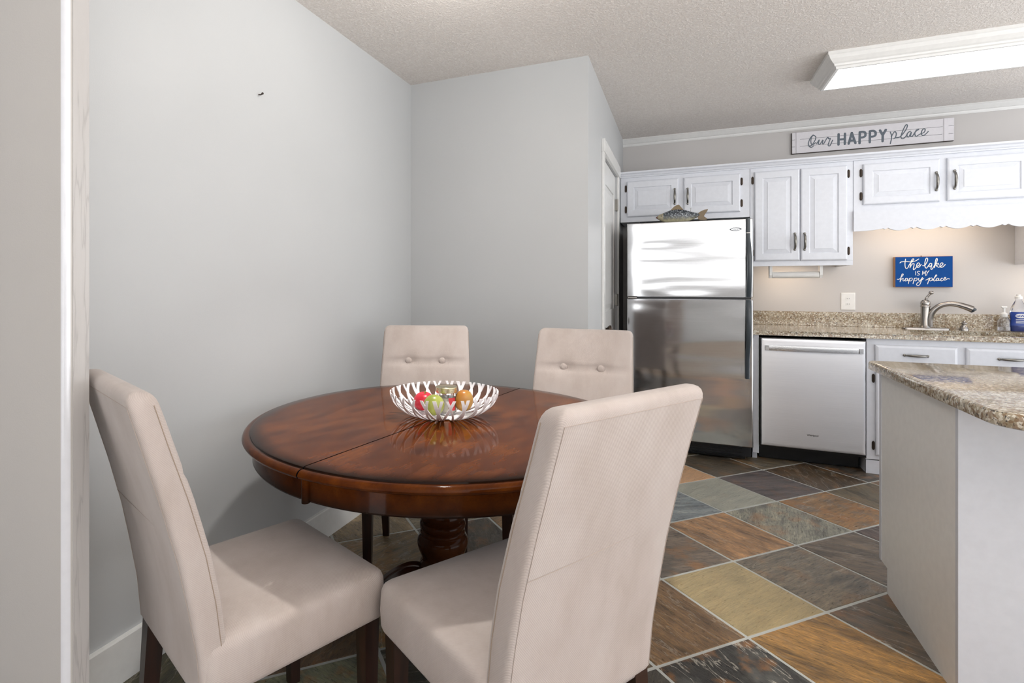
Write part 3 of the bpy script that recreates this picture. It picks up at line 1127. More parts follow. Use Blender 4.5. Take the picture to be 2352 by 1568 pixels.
def panel(bm, x0, x1, z0, z1, yf, prof):
    """raised panel front facing -Y on the plane yf"""
    ring_loft(bm, [[(x0 + i, yf - d, z0 + i), (x1 - i, yf - d, z0 + i), (x1 - i, yf - d, z1 - i), (x0 + i, yf - d, z1 - i)] for i, d in prof])


def pull_mesh():
    bm = B()
    L = 0.050
    pts = catmull([(0, 0.0, -L), (0, -0.010, -L + 0.002), (0, -0.020, -0.034), (0, -0.025, -0.015), (0, -0.026, 0), (0, -0.025, 0.015), (0, -0.020, 0.034), (0, -0.010, L - 0.002), (0, 0.0, L)], 4)
    n = len(pts)
    rad = []
    for i in range(n):
        u = abs(2 * i / (n - 1) - 1)
        rad.append(0.0040 + 0.0052 * (1 - u ** 1.3) ** 0.8)
    tube(bm, pts, rad, 12)
    for s in (-1, 1):
        ball(bm, (0, -0.004, s * (L + 0.008)), 0.0085, 14, 8, (1, 0.55, 1.0))
        ball(bm, (0, -0.007, s * (L + 0.001)), 0.0062, 12, 8)
    bmesh.ops.recalc_face_normals(bm, faces=bm.faces[:])
    me = bpy.data.meshes.new('pull')
    bm.to_mesh(me)
    bm.free()
    for p in me.polygons:
        p.use_smooth = True
    me.materials.append(M['pewter'])
    return me


def hinge_mesh():
    bm = B()
    poly = [(-0.008, -0.020), (-0.003, -0.029), (0.003, -0.029), (0.008, -0.020), (0.008, 0.020), (0.003, 0.029), (-0.003, 0.029), (-0.008, 0.020)]
    prism(bm, poly, 'y', -0.003, 0.0)
    tube(bm, [(0, -0.005, -0.022), (0, -0.005, 0.022)], 0.0042, 10)
    ball(bm, (0, -0.005, -0.025), 0.004, 8, 6)
    ball(bm, (0, -0.005, 0.025), 0.004, 8, 6)
    bmesh.ops.recalc_face_normals(bm, faces=bm.faces[:])
    me = bpy.data.meshes.new('hinge')
    bm.to_mesh(me)
    bm.free()
    me.materials.append(M['bronze'])
    return me


PULL, HINGE = pull_mesh(), hinge_mesh()
YU, YB = 4.68, 4.39      # faces of upper and base cabinets
CT = 0.917               # worktop height


def cab_door(parent, x0, x1, z0, z1, yf, handle=None, hinges=(), prof=DOORP, name='door', horiz=False):
    """local coordinates relative to the parent cabinet at (0,0,0)"""
    bm = B()
    panel(bm, x0, x1, z0, z1, yf, prof)
    d = obj(name, bm, M['white'], parent)
    if handle:
        mesh_obj('handle', PULL, d, (handle[0], yf - 0.018, handle[1]), (0, pi / 2 if horiz else 0, 0))
    for hx_, hz_ in hinges:
        mesh_obj('hinge', HINGE, d, (hx_, yf, hz_))
    return d


def shell(bm, x0, x1, y0, y1, z0, z1, t=0.018, open_front=False):
    box(bm, x0, x1, y0, y1, z0, z1, 0.0015, 1)


# upper cabinets
UT = 2.112
c = thing('upper_cabinet', 'white two-door cabinet above the steel fridge', 'cabinet', group='upper cabinets on the kitchen wall')
bm = B(); shell(bm, -0.466, 0.462, YU, YK - 0.001, 1.746, UT); obj('carcass', bm, M['white'], c)
cab_door(c, -0.414, -0.029, 1.788, 2.076, YU, (-0.056, 1.931), ((-0.424, 2.02), (-0.424, 1.849)))
cab_door(c, 0.009, 0.399, 1.790, 2.076, YU, (0.037, 1.927), ((0.409, 2.017), (0.409, 1.853)))
c = thing('upper_cabinet', 'tall white two-door cabinet over the dishwasher and towel holder', 'cabinet', group='upper cabinets on the kitchen wall')
bm = B(); shell(bm, 0.464, 1.098, YU, YK - 0.001, 1.408, UT); box(bm, 0.464, 1.098, YU, YU + 0.02, 1.374, 1.408); box(bm, 0.464, 0.464 + 0.016, YU + 0.02, YK - 0.001, 1.374, 1.408); box(bm, 1.098 - 0.016, 1.098, YU + 0.02, YK - 0.001, 1.374, 1.408); obj('carcass', bm, M['white'], c)
cab_door(c, 0.492, 0.778, 1.413, 2.078, YU, (0.748, 1.550), ((0.481, 2.017), (0.481, 1.475)))
cab_door(c, 0.784, 1.063, 1.411, 2.078, YU, (0.808, 1.548), ((1.073, 2.02), (1.073, 1.475)))
c = thing('upper_cabinet', 'wide white two-door cabinet over the sink, scalloped board below', 'cabinet', group='upper cabinets on the kitchen wall')
bm = B(); shell(bm, 1.100, 2.113, YU, YK - 0.001, 1.752, UT); obj('carcass', bm, M['white'], c)
cab_door(c, 1.154, 1.571, 1.793, 2.077, YU, (1.550, 1.926), ((1.144, 2.018), (1.144, 1.855)))
cab_door(c, 1.608, 2.025, 1.794, 2.077, YU, (1.644, 1.930), ((2.035, 2.018), (2.035, 1.855)))
c = thing('upper_cabinet', 'tall white cabinet right of the sink, cut by the right edge', 'cabinet', group='upper cabinets on the kitchen wall')
bm = B(); shell(bm, 2.115, 2.72, YU, YK - 0.001, 1.408, UT); box(bm, 2.115, 2.72, YU, YU + 0.02, 1.374, 1.408); box(bm, 2.115, 2.115 + 0.016, YU + 0.02, YK - 0.001, 1.374, 1.408); box(bm, 2.72 - 0.016, 2.72, YU + 0.02, YK - 0.001, 1.374, 1.408); obj('carcass', bm, M['white'], c)
cab_door(c, 2.150, 2.685, 1.413, 2.078, YU, (2.180, 1.550), ())

# moulding running along the top of the upper cabinets
bm = B()
prof = [(-0.001, 0.0), (0.012, 0.0), (0.014, 0.008), (0.020, 0.012), (0.026, 0.024), (0.038, 0.032), (0.040, 0.044), (-0.001, 0.044)]
ring_loft(bm, [[(x, YU - a, UT - 0.004 + z) for a, z in prof] for x in (-0.466, 2.72)])
bmx = obj('trim_4', bm, M['white']); bmx['kind'] = 'structure'

# scalloped valance below the sink cabinet
bm = B()
xs0, xs1, zt, zb = 1.099, 2.114, 1.752, 1.622
notch = [1.28, 1.434, 1.588, 1.743, 1.898, 2.052]
poly = [(xs0, zt), (xs0, 1.609)]
for k in range(1, 9):
    u = k / 8
    poly.append((xs0 + (1.262 - xs0) * u, 1.609 + 0.014 * u ** 2.5))
for i, n_ in enumerate(notch):
    poly += [(n_ - 0.017, 1.6245), (n_ - 0.004, 1.6175), (n_ + 0.013, 1.6265)]
    nx = notch[i + 1] - 0.018 if i + 1 < len(notch) else xs1
    x_ = n_ + 0.013
    for k in range(1, 9):
        u = k / 9
        poly.append((x_ + (nx - x_) * u, 1.6265 - 0.020 * sin(pi * u) ** 0.8))
poly += [(xs1, 1.612), (xs1, zt)]
prism(bm, poly, 'y', YU - 0.001, YU - 0.019)
tag(obj('valance', bm, M['white']), 'white scalloped valance board hanging above the sink', 'valance')

# refrigerator
FXa, FXb, FYd = -0.380, 0.444, 4.27
fr = thing('refrigerator', 'stainless top-freezer fridge with a black bar handle', 'refrigerator', ((FXa + FXb) / 2, 4.60, 0))
ox, oy = (FXa + FXb) / 2, 4.60
bm = B(); box(bm, FXa + 0.006 - ox, FXb - 0.006 - ox, 4.345 - oy, 5.03 - oy, 0.03, 1.688, 0.004)
for sx in (-0.36, 0.33):
    for sy in (4.40, 4.98):
        box(bm, sx, sx + 0.03, sy - oy, sy - oy + 0.03, 0.0, 0.032)
obj('body', bm, M['darkgap'], fr)


def fridge_door(name, z0, z1):
    bm = B()
    n = 24
    sec = []
    for u in [0, 0.004, 0.01, 0.02] + [0.02 + 0.96 * k / n for k in range(1, n)] + [0.98, 0.99, 0.996, 1.0]:
        x = FXa + (FXb - FXa) * u - ox
        e = abs(2 * u - 1)
        y = FYd - oy - 0.006 * (1 - e ** 2) + 0.010 * max(0, (e - 0.98) / 0.02) ** 2
        sec.append((x, y))
    rings = []
    for z, i in ((z0, 0.004), (z0 + 0.004, 0.0), (z1 - 0.004, 0.0), (z1, 0.004)):
        rings.append([Vector((x, y + i, z)) for x, y in sec] + [Vector((FXb - ox, 4.338 - oy, z)), Vector((FXa - ox, 4.338 - oy, z))])
    ring_loft(bm, rings)
    return obj(name, bm, M['steel_f'], fr, True, angle=30)


fz = fridge_door('freezer_door', 1.148, 1.690)
fd = fridge_door('fridge_door', 0.118, 1.132)
bm = B(); box(bm, FXa + 0.01 - ox, FXb - 0.01 - ox, 4.300 - oy, 4.344 - oy, 1.118, 1.160); obj('door_gasket', bm, M['darkgap'], fr)
bm = B(); box(bm, FXa + 0.006 - ox, FXa + 0.070 - ox, 4.268 - oy, 4.34 - oy, 1.134, 1.146, 0.002); obj('hinge', bm, M['nickel'], fr)
bm = B(); box(bm, FXa + 0.012 - ox, FXa + 0.09 - ox, 4.30 - oy, 4.37 - oy, 1.690, 1.700, 0.003); obj('top_hinge', bm, M['darkgap'], fr)
bm = B()
box(bm, FXa + 0.02 - ox, FXb - 0.04 - ox, 4.352 - oy, 4.372 - oy, 0.012, 0.108, 0.003)
for k in range(6):
    z = 0.022 + k * 0.015
    box(bm, FXa + 0.04 - ox, FXb - 0.06 - ox, 4.344 - oy, 4.353 - oy, z, z + 0.006, 0.0015, 1)
obj('toe_grille', bm, M['black'], fr)


def bar(door_, zs, name):
    bm = B()
    hxx = 0.411 - ox
    rings = []
    for z, out, w, dx in zs:
        y = 4.262 - oy - out
        th = 0.012
        rings.append([(hxx + dx - w, y - th * 0.6, z), (hxx + dx - w * 0.6, y - th, z), (hxx + dx + w * 0.6, y - th, z), (hxx + dx + w, y - th * 0.6, z), (hxx + dx + w, y + th, z), (hxx + dx - w, y + th, z)])
    ring_loft(bm, rings)
    return obj(name, bm, M['handle'], door_, True, angle=50)


bar(fz, [(1.150, 0.006, 0.014, 0.002), (1.20, 0.020, 0.0145, 0.004), (1.30, 0.036, 0.015, 0.006), (1.42, 0.036, 0.015, 0.006), (1.50, 0.020, 0.0135, 0.003), (1.56, 0.004, 0.0125, 0.0), (1.692, 0.003, 0.0125, 0.0)], 'handle')
bar(fd, [(0.590, 0.004, 0.013, -0.004), (0.72, 0.004, 0.013, -0.004), (0.76, 0.010, 0.013, -0.003), (0.86, 0.030, 0.0145, 0.002), (1.0, 0.036, 0.015, 0.004), (1.09, 0.022, 0.015, 0.003), (1.131, 0.006, 0.014, 0.002)], 'handle')
bm = B()
for dlt, y0_, y1_ in ((0.0, 0.0, 0.0),):
    cxb, cz = 0.336 - ox, 1.6195
    oval = lambda a, b: [(cxb + a * (abs(cos(t)) ** 1.5) * (1 if cos(t) > 0 else -1), cz + b * sin(t)) for t in [2 * pi * k / 40 for k in range(40)]]
    o1, o2 = oval(0.037, 0.0115), oval(0.030, 0.0085)
    yb = 4.2600 - oy
    a = [bm.verts.new((p[0], yb - 0.003, p[1])) for p in o1]
    b = [bm.verts.new((p[0], yb - 0.003, p[1])) for p in o2]
    c_ = [bm.verts.new((p[0], yb + 0.010, p[1])) for p in o1]
    for k in range(40):
        j = (k + 1) % 40
        bm.faces.new((a[k], a[j], b[j], b[k]))
        bm.faces.new((a[k], a[j], c_[j], c_[k]))
    for k in range(5):
        x_ = cxb - 0.014 + 0.007 * k
        box(bm, x_ - 0.0016, x_ + 0.0016, yb - 0.003, yb + 0.004, cz - 0.003, cz + 0.003)
obj('badge', bm, M['handle'], fz)['label'] = 'small pointed oval badge'
bm = B(); box(bm, 0.400 - ox, 0.424 - ox, 4.2445 - oy, 4.2475 - oy, 1.588, 1.593); obj('handle_band', bm, M['nickel'], fz)

# painted fish on the fridge
K = 0.000358
fx = lambda px: (px - 290) * K
fzz = lambda py: (577 - py) * K
fish = thing('decorative_fish', 'painted wooden fish figure standing on top of the fridge', 'figurine', (-0.182, 4.345, 1.6905))
top = [(290, 452), (350, 405), (450, 362), (580, 312), (700, 300), (800, 312), (900, 345), (1000, 380), (1060, 400), (1110, 405)]
bot = [(290, 462), (330, 490), (400, 540), (500, 574), (600, 577), (750, 572), (900, 560), (1000, 522), (1060, 492), (1110, 470)]


def pl(tab, x):
    for (a, b), (c, d) in zip(tab[:-1], tab[1:]):
        if a <= x <= c:
            return b + (d - b) * (x - a) / (c - a)
    return tab[-1][1]


rings = []
for k in range(41):
    px = 290 + (1110 - 290) * k / 40
    zt_, zb_ = fzz(pl(top, px)), fzz(pl(bot, px))
    hh, mid = (zt_ - zb_) / 2, (zt_ + zb_) / 2
    u = k / 40
    th = 0.004 + 0.016 * sin(pi * min(1, u * 1.15 + 0.02) ** 0.8) if u < 0.85 else 0.006
    rings.append([(fx(px), th * abs(cos(a)) ** 0.8 * (1 if cos(a) > 0 else -1), mid + hh * sin(a)) for a in [2 * pi * q / 20 for q in range(20)]])
bm = B(); ring_loft(bm, rings); obj('body', bm, M['fish'], fish, True, angle=60)
bm = B(); prism(bm, [(fx(a), fzz(b)) for a, b in ((570, 325), (580, 308), (640, 245), (690, 218), (722, 210), (745, 225), (770, 260), (805, 306), (810, 325))], 'y', -0.005, 0.005); obj('dorsal_fin', bm, M['fin'], fish)
bm = B(); prism(bm, [(fx(a), fzz(b)) for a, b in ((1090, 402), (1130, 370), (1200, 340), (1265, 332), (1255, 365), (1225, 410), (1190, 470), (1215, 490), (1245, 515), (1240, 548), (1190, 555), (1130, 545), (1080, 522), (1085, 470))], 'y', -0.005, 0.005); obj('tail_fin', bm, M['fin'], fish)
bm = B(); ball(bm, (fx(398), -0.0135, fzz(430)), 0.0045, 12, 8, (1, 0.6, 1)); obj('eye', bm, M['greyl'], fish, True)
bm = B(); tube(bm, catmull([(fx(950), 0, fzz(365)), (fx(950), 0, fzz(330)), (fx(956), 0, fzz(305)), (fx(945), 0, fzz(290)), (fx(938), 0, fzz(300))], 4), 0.0012, 6); obj('wire_hook', bm, M['pewter'], fish, True)

# paper towel holder under the tall cabinet
pt = thing('paper_towel_holder', 'white paper towel roll holder hanging under the tall cabinet', 'paper towel holder', (0.765, 4.76, 1.4075))
for s in (-1, 1):
    bm = B()
    x_ = s * 0.158
    prism(bm, [(-0.030, 0.0), (0.030, 0.0), (0.026, -0.100), (0.012, -0.122), (-0.012, -0.122), (-0.026, -0.100)], 'x', x_ - 0.009, x_ + 0.009)
    obj('bracket', bm, M['whitep'], pt)
bm = B()
tube(bm, [(-0.147, 0, -0.098), (0.147, 0, -0.098)], 0.024, 24)
obj('towel_roll', bm, M['paper'], pt, True)

# under-cabinet lamps
def ucl(x0, x1, y, z, label):
    t = thing('under_cabinet_light', label, 'light', ((x0 + x1) / 2, y, z), group=None)
    hw = (x1 - x0) / 2
    bm = B(); box(bm, -hw, hw, -0.022, 0.022, -0.012, 0.0, 0.002); obj('housing', bm, M['whitep'], t)
    bm = B(); box(bm, -hw + 0.02, hw - 0.02, -0.015, 0.015, -0.0165, -0.0122); obj('tube', bm, M['warm'], t)


ucl(0.56, 0.90, 4.90, 1.4075, 'slim warm lamp bar under the tall cabinet by the fridge')
ucl(1.25, 1.95, 4.90, 1.7515, 'slim warm lamp bar hidden behind the scalloped board')
ucl(2.20, 2.60, 4.90, 1.4075, 'slim warm lamp bar under the cabinet at the right edge')

# ------------------------------------------------------------------ base units and worktop
# dishwasher
dw = thing('dishwasher', 'stainless dishwasher with bar handle under the granite worktop', 'dishwasher', (0.797, 4.7, 0))
ox, oy = 0.797, 4.7
bm = B(); box(bm, 0.492 - ox, 1.100 - ox, 4.395 - oy, 4.99 - oy, 0.10, 0.868); obj('tub', bm, M['black'], dw)
bm = B(); panel(bm, 0.500 - ox, 1.094 - ox, 0.120, 0.866, 4.394 - oy, [(0, 0), (0, 0.022), (0.004, 0.027), (0.012, 0.0285), (0.02, 0.029)]); dd = obj('door', bm, M['steel_d'], dw)
bm = B()
rings = []
for k in range(21):
    u = k / 20
    x_ = 0.525 + 0.552 * u - ox
    y_ = 4.365 - oy - 0.008 - 0.026 * (1 - (2 * u - 1) ** 2) ** 0.8
    rings.append([(x_, y_ + 0.010, 0.782), (x_, y_, 0.783), (x_, y_ - 0.002, 0.800), (x_, y_, 0.817), (x_, y_ + 0.010, 0.818)])
ring_loft(bm, rings)
box(bm, 0.525 - ox, 0.545 - ox, 4.345 - oy, 4.366 - oy, 0.784, 0.816)
box(bm, 1.057 - ox, 1.077 - ox, 4.345 - oy, 4.366 - oy, 0.784, 0.816)
obj('handle', bm, M['steel'], dd, True, angle=40)
bm = B(); box(bm, 0.500 - ox, 1.094 - ox, 4.41 - oy, 4.43 - oy, 0.095, 0.119); box(bm, 0.500 - ox, 1.085 - ox, 4.48 - oy, 4.50 - oy, 0.004, 0.10, 0.003); obj('kick_plate', bm, M['black'], dw)


def text_obj(name, s, size, mat, parent, loc, rot, ext=0.0008, off=0.0, align='CENTER'):
    cu = bpy.data.curves.new(name, 'FONT')
    cu.body = s
    cu.size = size
    cu.extrude = ext
    cu.offset = off
    cu.align_x = align
    cu.resolution_u = 4
    o = bpy.data.objects.new(name, cu)
    C.objects.link(o)
    bpy.context.view_layer.update()
    me = bpy.data.meshes.new_from_object(o.evaluated_get(bpy.context.evaluated_depsgraph_get()))
    C.objects.unlink(o)
    bpy.data.objects.remove(o)
    me.name = name
    me.materials.clear()
    me.materials.append(mat)
    return mesh_obj(name, me, parent, loc, rot)


text_obj('maker_lettering', 'Whirlpool', 0.0155, M['black'], dd, (0.802 - ox, 4.3648 - oy, 0.214), (pi / 2, 0, 0), 0.0006, 0.0003)

# filler panel beside the fridge
bm = B(); box(bm, 0.452, 0.4895, YB, 5.05, 0.055, 0.885, 0.0015, 1); box(bm, 0.456, 0.486, YB + 0.07, 5.05, 0.0, 0.056)
tag(obj('filler_panel', bm, M['white']), 'narrow white filler panel between fridge and dishwasher', 'panel')

# sink base cabinet
bc = thing('base_cabinet', 'white sink base cabinet with two drawers right of the dishwasher', 'cabinet', (0, 0, 0))
bm = B()
box(bm, 1.102, 2.113, YB, YB + 0.02, 0.095, 0.885, 0.001, 1)
box(bm, 1.102, 1.120, YB + 0.02, 5.05, 0.0, 0.885)
box(bm, 2.095, 2.113, YB + 0.02, 5.05, 0.0, 0.885)
box(bm, 1.120, 2.095, 5.03, 5.05, 0.0, 0.885)
box(bm, 1.120, 2.095, YB + 0.02, 5.03, 0.095, 0.11)
obj('carcass', bm, M['white'], bc)
bm = B(); box(bm, 1.102, 2.113, YB + 0.006, YB + 0.019, 0.0, 0.088); obj('toe_board', bm, M['white'], bc)
for x0, x1, hxx in ((1.146, 1.560, 1.353), (1.600, 2.014, 1.807)):
    cab_door(bc, x0, x1, 0.718, 0.845, YB, (hxx, 0.785), (), DRAWP, 'drawer', True)
cab_door(bc, 1.149, 1.556, 0.126, 0.690, YB, (1.53, 0.62), ((1.139, 0.625), (1.139, 0.187)))
cab_door(bc, 1.604, 2.012, 0.126, 0.690, YB, (1.63, 0.62), ((2.022, 0.625), (2.022, 0.187)))
b2 = thing('base_cabinet', 'white base cabinet beyond the sink unit, behind the peninsula', 'cabinet', (0, 0, 0))
bm = B(); box(bm, 2.115, 2.94, YB, 5.05, 0.095, 0.885, 0.001, 1); box(bm, 2.115, 2.94, YB + 0.06, 5.05, 0.0, 0.096); obj('carcass', bm, M['white'], b2)
for k in range(1):
    x0 = 2.16 + 0.62 * k
    cab_door(b2, x0, x0 + 0.56, 0.718, 0.845, YB, (x0 + 0.28, 0.785), (), DRAWP, 'drawer', True)
    cab_door(b2, x0, x0 + 0.56, 0.126, 0.690, YB, (x0 + 0.03, 0.62), ())

# worktop with sink cut-out and upstand
wt = thing('granite_worktop', 'speckled beige granite worktop with upstand on the kitchen wall', 'worktop', (1.9, 4.7, 0.886))
ox, oy, oz = 1.9, 4.7, 0.886
X0, X1, Y0, Y1 = 0.452 - ox, 2.94 - ox, 4.362 - oy, YK - 0.001 - oy
SX0, SX1, SY0, SY1 = 1.42 - ox, 2.06 - ox, 4.46 - oy, 4.86 - oy
bm = B()
for a in ((X0, SX0, Y0, Y1), (SX1, X1, Y0, Y1), (SX0, SX1, Y0, SY0), (SX0, SX1, SY1, Y1)):
    box(bm, *a, 0.0, CT - oz)
bmesh.ops.remove_doubles(bm, verts=bm.verts[:], dist=0.0001)
fe = [e for e in bm.edges if all(abs(v.co.y - Y0) < 1e-5 for v in e.verts) and abs(e.verts[0].co.z - e.verts[1].co.z) < 1e-5 and e.verts[0].co.z > 0.01]
bmesh.ops.bevel(bm, geom=fe, offset=0.006, segments=3, affect='EDGES')
obj('slab', bm, M['granite'], wt)
bm = B(); box(bm, X0, X1, Y1 - 0.020, Y1, CT - oz, 1.026 - oz, 0.002); obj('upstand', bm, M['granite'], wt)
sk = thing('sink', 'steel sink basin set into the granite worktop below the tap', 'sink', (1.74, 4.66, 0.70))
bm = B()
hx_, hy_ = 0.32, 0.20
rr = [[(-hx_ - 0.012, -hy_ - 0.012, 0.185), (hx_ + 0.012, -hy_ - 0.012, 0.185), (hx_ + 0.012, hy_ + 0.012, 0.185), (-hx_ - 0.012, hy_ + 0.012, 0.185)],
      [(-hx_, -hy_, 0.185), (hx_, -hy_, 0.185), (hx_, hy_, 0.185), (-hx_, hy_, 0.185)],
      [(-hx_ + .01, -hy_ + .01, 0.01), (hx_ - .01, -hy_ + .01, 0.01), (hx_ - .01, hy_ - .01, 0.01), (-hx_ + .01, hy_ - .01, 0.01)]]
ring_loft(bm, rr, cap0=False)
obj('basin', bm, M['steel'], sk)
bm = B(); lathe(bm, [(0, 0.012), (0.04, 0.012), (0.042, 0.014), (0.030, 0.015), (0, 0.0135)], 24); obj('drain', bm, M['nickel'], sk, True)

# tap
tp = thing('faucet', 'brushed nickel kitchen tap with side-swept spout at the sink', 'faucet', (1.590, 4.965, CT))
bm = B()
n = 40
sec = []
for z, k in ((0.0005, 1.0), (0.006, 1.0), (0.011, 0.92), (0.013, 0.75)):
    sec.append([((0.105 if cos(a) > 0 else -0.105) + 0.03 * k * cos(a), 0.03 * k * sin(a), z) for a in [2 * pi * (q + 0.5) / n for q in range(n)]])
ring_loft(bm, sec)
obj('base_plate', bm, M['nickel'], tp, True, angle=40)
bm = B()
lathe(bm, [(0, 0.012), (0.033, 0.012), (0.031, 0.02), (0.0265, 0.03), (0.0265, 0.158), (0.029, 0.161), (0.029, 0.168), (0.0265, 0.172), (0.0285, 0.184), (0.0265, 0.198), (0.018, 0.209), (0, 0.213)], 36)
obj('body', bm, M['nickel'], tp, True)
bm = B()
tube(bm, catmull([(0.0, -0.004, 0.200), (0.004, -0.008, 0.225), (0.016, -0.012, 0.245), (0.026, -0.014, 0.258)], 5), [0.009] * 3 + [0.0085] * 3 + [0.007] * 7 + [0.0072] * 3, 12)
ball(bm, (0.028, -0.014, 0.262), 0.0135, 16, 12, (1.1, 1, 0.95))
obj('lever', bm, M['nickel'], tp, True)
bm = B()
sp = catmull([(0.018, -0.01, 0.020), (0.020, -0.014, 0.080), (0.034, -0.020, 0.128), (0.066, -0.028, 0.166), (0.110, -0.038, 0.184), (0.155, -0.048, 0.182), (0.200, -0.058, 0.166), (0.232, -0.064, 0.150)], 6)
m_ = len(sp)
tube(bm, sp, [0.021 - 0.004 * min(1, i / m_ * 2) + (0.006 * max(0, (i / m_ - 0.6) / 0.4)) for i in range(m_)], 18)
obj('spout', bm, M['nickel'], tp, True)
bm = B(); tube(bm, [(0.229, -0.063, 0.149), (0.240, -0.066, 0.140), (0.243, -0.067, 0.136)], [0.020, 0.019, 0.015], 18); obj('spray_nozzle', bm, M['handle'], tp, True)
sd = thing('soap_dispenser', 'small conical nickel soap pump right of the tap', 'soap dispenser', (1.800, 4.96, CT + 0.0005))
bm = B(); lathe(bm, [(0, 0), (0.026, 0), (0.026, 0.004), (0.019, 0.028), (0.013, 0.034), (0.011, 0.040), (0.0175, 0.044), (0.0175, 0.050), (0.008, 0.056), (0.008, 0.064), (0, 0.066)], 28); obj('body', bm, M['nickel'], sd, True)

# bottles at the right end of the sink
pb = thing('pump_bottle', 'small clear pump bottle beside the blue dish soap', 'bottle', (2.008, 4.955, CT))
bm = B(); lathe(bm, [(0, 0.001), (0.030, 0.001), (0.034, 0.006), (0.034, 0.055), (0.031, 0.075), (0.020, 0.092), (0.016, 0.098), (0.014, 0.098), (0.018, 0.091), (0.029, 0.074), (0.032, 0.055), (0.032, 0.008), (0, 0.005)], 32); obj('bottle_body', bm, M['clear'], pb, True)
bm = B(); lathe(bm, [(0, 0.006), (0.0315, 0.009), (0.0315, 0.030), (0, 0.030)], 28); obj('liquid', bm, M['clear'], pb, True)
bm = B()
lathe(bm, [(0, 0.097), (0.0165, 0.097), (0.0195, 0.102), (0.0195, 0.120), (0.012, 0.126), (0.007, 0.130), (0.007, 0.160), (0.010, 0.164), (0, 0.166)], 24)
box(bm, -0.014, 0.014, -0.012, 0.012, 0.160, 0.172, 0.004)
tube(bm, [(-0.010, -0.006, 0.168), (-0.020, -0.014, 0.166)], 0.005, 8)
obj('pump', bm, M['whitep'], pb, True)
ds = thing('dish_soap_bottle', 'blue dish soap bottle with white cap at the right edge', 'bottle', (2.082, 4.955, CT))


def oval_loft(bm, prof):
    ring_loft(bm, [[(a * cos(t), b * sin(t), z) for t in [2 * pi * q / 36 for q in range(36)]] for a, b, z in prof])


bm = B(); oval_loft(bm, [(0.040, 0.024, 0.001), (0.044, 0.028, 0.008), (0.046, 0.030, 0.04), (0.041, 0.027, 0.075), (0.045, 0.029, 0.115), (0.046, 0.030, 0.135), (0.038, 0.027, 0.165), (0.024, 0.021, 0.195), (0.016, 0.016, 0.212), (0.015, 0.015, 0.222)]); obj('bottle_body', bm, M['clear'], ds, True)
bm = B(); oval_loft(bm, [(0.038, 0.022, 0.004), (0.042, 0.026, 0.010), (0.044, 0.028, 0.04), (0.039, 0.025, 0.075), (0.043, 0.027, 0.112), (0.043, 0.027, 0.126)]); obj('liquid', bm, M['dawn'], ds, True)['label'] = 'blue soap'
bm = B(); lathe(bm, [(0, 0.221), (0.019, 0.221), (0.019, 0.238), (0.012, 0.241), (0.011, 0.252), (0, 0.253)], 24); obj('cap', bm, M['whitep'], ds, True)
bm = B()
ring_loft(bm, [[((a + e) * cos(t), (b + e) * sin(t), z) for t, e in [(radians(195 + 150 * q / 20), 0.0008) for q in range(21)] + [(radians(345 - 150 * q / 20), 0.0002) for q in range(21)]] for a, b, z in ((0.046, 0.030, 0.042), (0.0435, 0.0285, 0.058), (0.041, 0.027, 0.075), (0.043, 0.028, 0.095), (0.045, 0.029, 0.115), (0.046, 0.030, 0.135))])
lb = obj('front_label', bm, M['dawn'], ds, True)
bm = B()
for q in range(3):
    box(bm, -0.026, 0.022, -0.0318, -0.029, 0.060 + 0.011 * q, 0.0635 + 0.011 * q)
oval = [(0.030 * cos(t), 0.108 + 0.015 * sin(t)) for t in [2 * pi * q / 30 for q in range(30)]]
prism(bm, oval, 'y', -0.0315, -0.029)
obj('label_print', bm, M['paper'], lb)
text_obj('label_lettering', 'DAWN', 0.020, M['dawn'], lb, (0, -0.0317, 0.101), (pi / 2, 0, 0), 0.0004, 0.0006)

# wall outlet
wo = thing('wall_outlet', 'white power outlet plate on the wall above the upstand', 'outlet', (1.160, YK, 1.108))
bm = B(); panel(bm, -0.046, 0.046, -0.067, 0.067, 0.0, [(0, 0), (0, 0.003), (0.004, 0.006), (0.008, 0.0065)]); obj('plate', bm, M['whitep'], wo)
for z in (-0.021, 0.021):
    bm = B()
    o_ = [(0.017 * cos(t), z + 0.0145 * max(-0.8, min(0.8, sin(t)))) for t in [2 * pi * q / 28 for q in range(28)]]
    prism(bm, o_, 'y', -0.0065, -0.0085)
    so = obj('socket', bm, M['whitep'], wo)
    for s in (-1, 1):
        bm = B(); box(bm, s * 0.006 - 0.0012, s * 0.006 + 0.0012, -0.0092, -0.0080, z - 0.003, z + 0.005); obj('slot', bm, M['greyl'], so)

# ------------------------------------------------------------------ peninsula
pc = thing('peninsula_cabinet', 'white peninsula base with white end panel at the right', 'cabinet', (0, 0, 0))
PX, PY0, PY1 = 0.748, 2.098, 2.80
bm = B()
prism(bm, [(PY0 + 0.0182, 0.0), (PY1 - 0.09, 0.0), (PY1 - 0.09, 0.10), (PY1 - 0.024, 0.10), (PY1 - 0.024, 0.880), (PY0 + 0.0182, 0.880)], 'x', PX, PX + 0.018)
ep = obj('end_panel', bm, M['pen'], pc)
bm = B()
box(bm, PX, 2.9, PY0, PY0 + 0.018, 0.0, 0.880)
obj('bar_panel', bm, M['white'], pc)
bm = B()
box(bm, PX + 0.0185, 2.9, PY0 + 0.019, PY1 - 0.025, 0.10, 0.880)
box(bm, PX + 0.0185, 2.9, PY0 + 0.019, PY1 - 0.095, 0.0, 0.099)
obj('carcass', bm, M['white'], pc)
bm = B(); box(bm, PX - 0.002, 2.9, PY1 - 0.0235, PY1, 0.10, 0.880, 0.002); obj('face_frame', bm, M['white'], pc)
ptop = thing('peninsula_worktop', 'speckled granite peninsula top with rounded overhanging corner', 'worktop', (0, 0, 0.881))
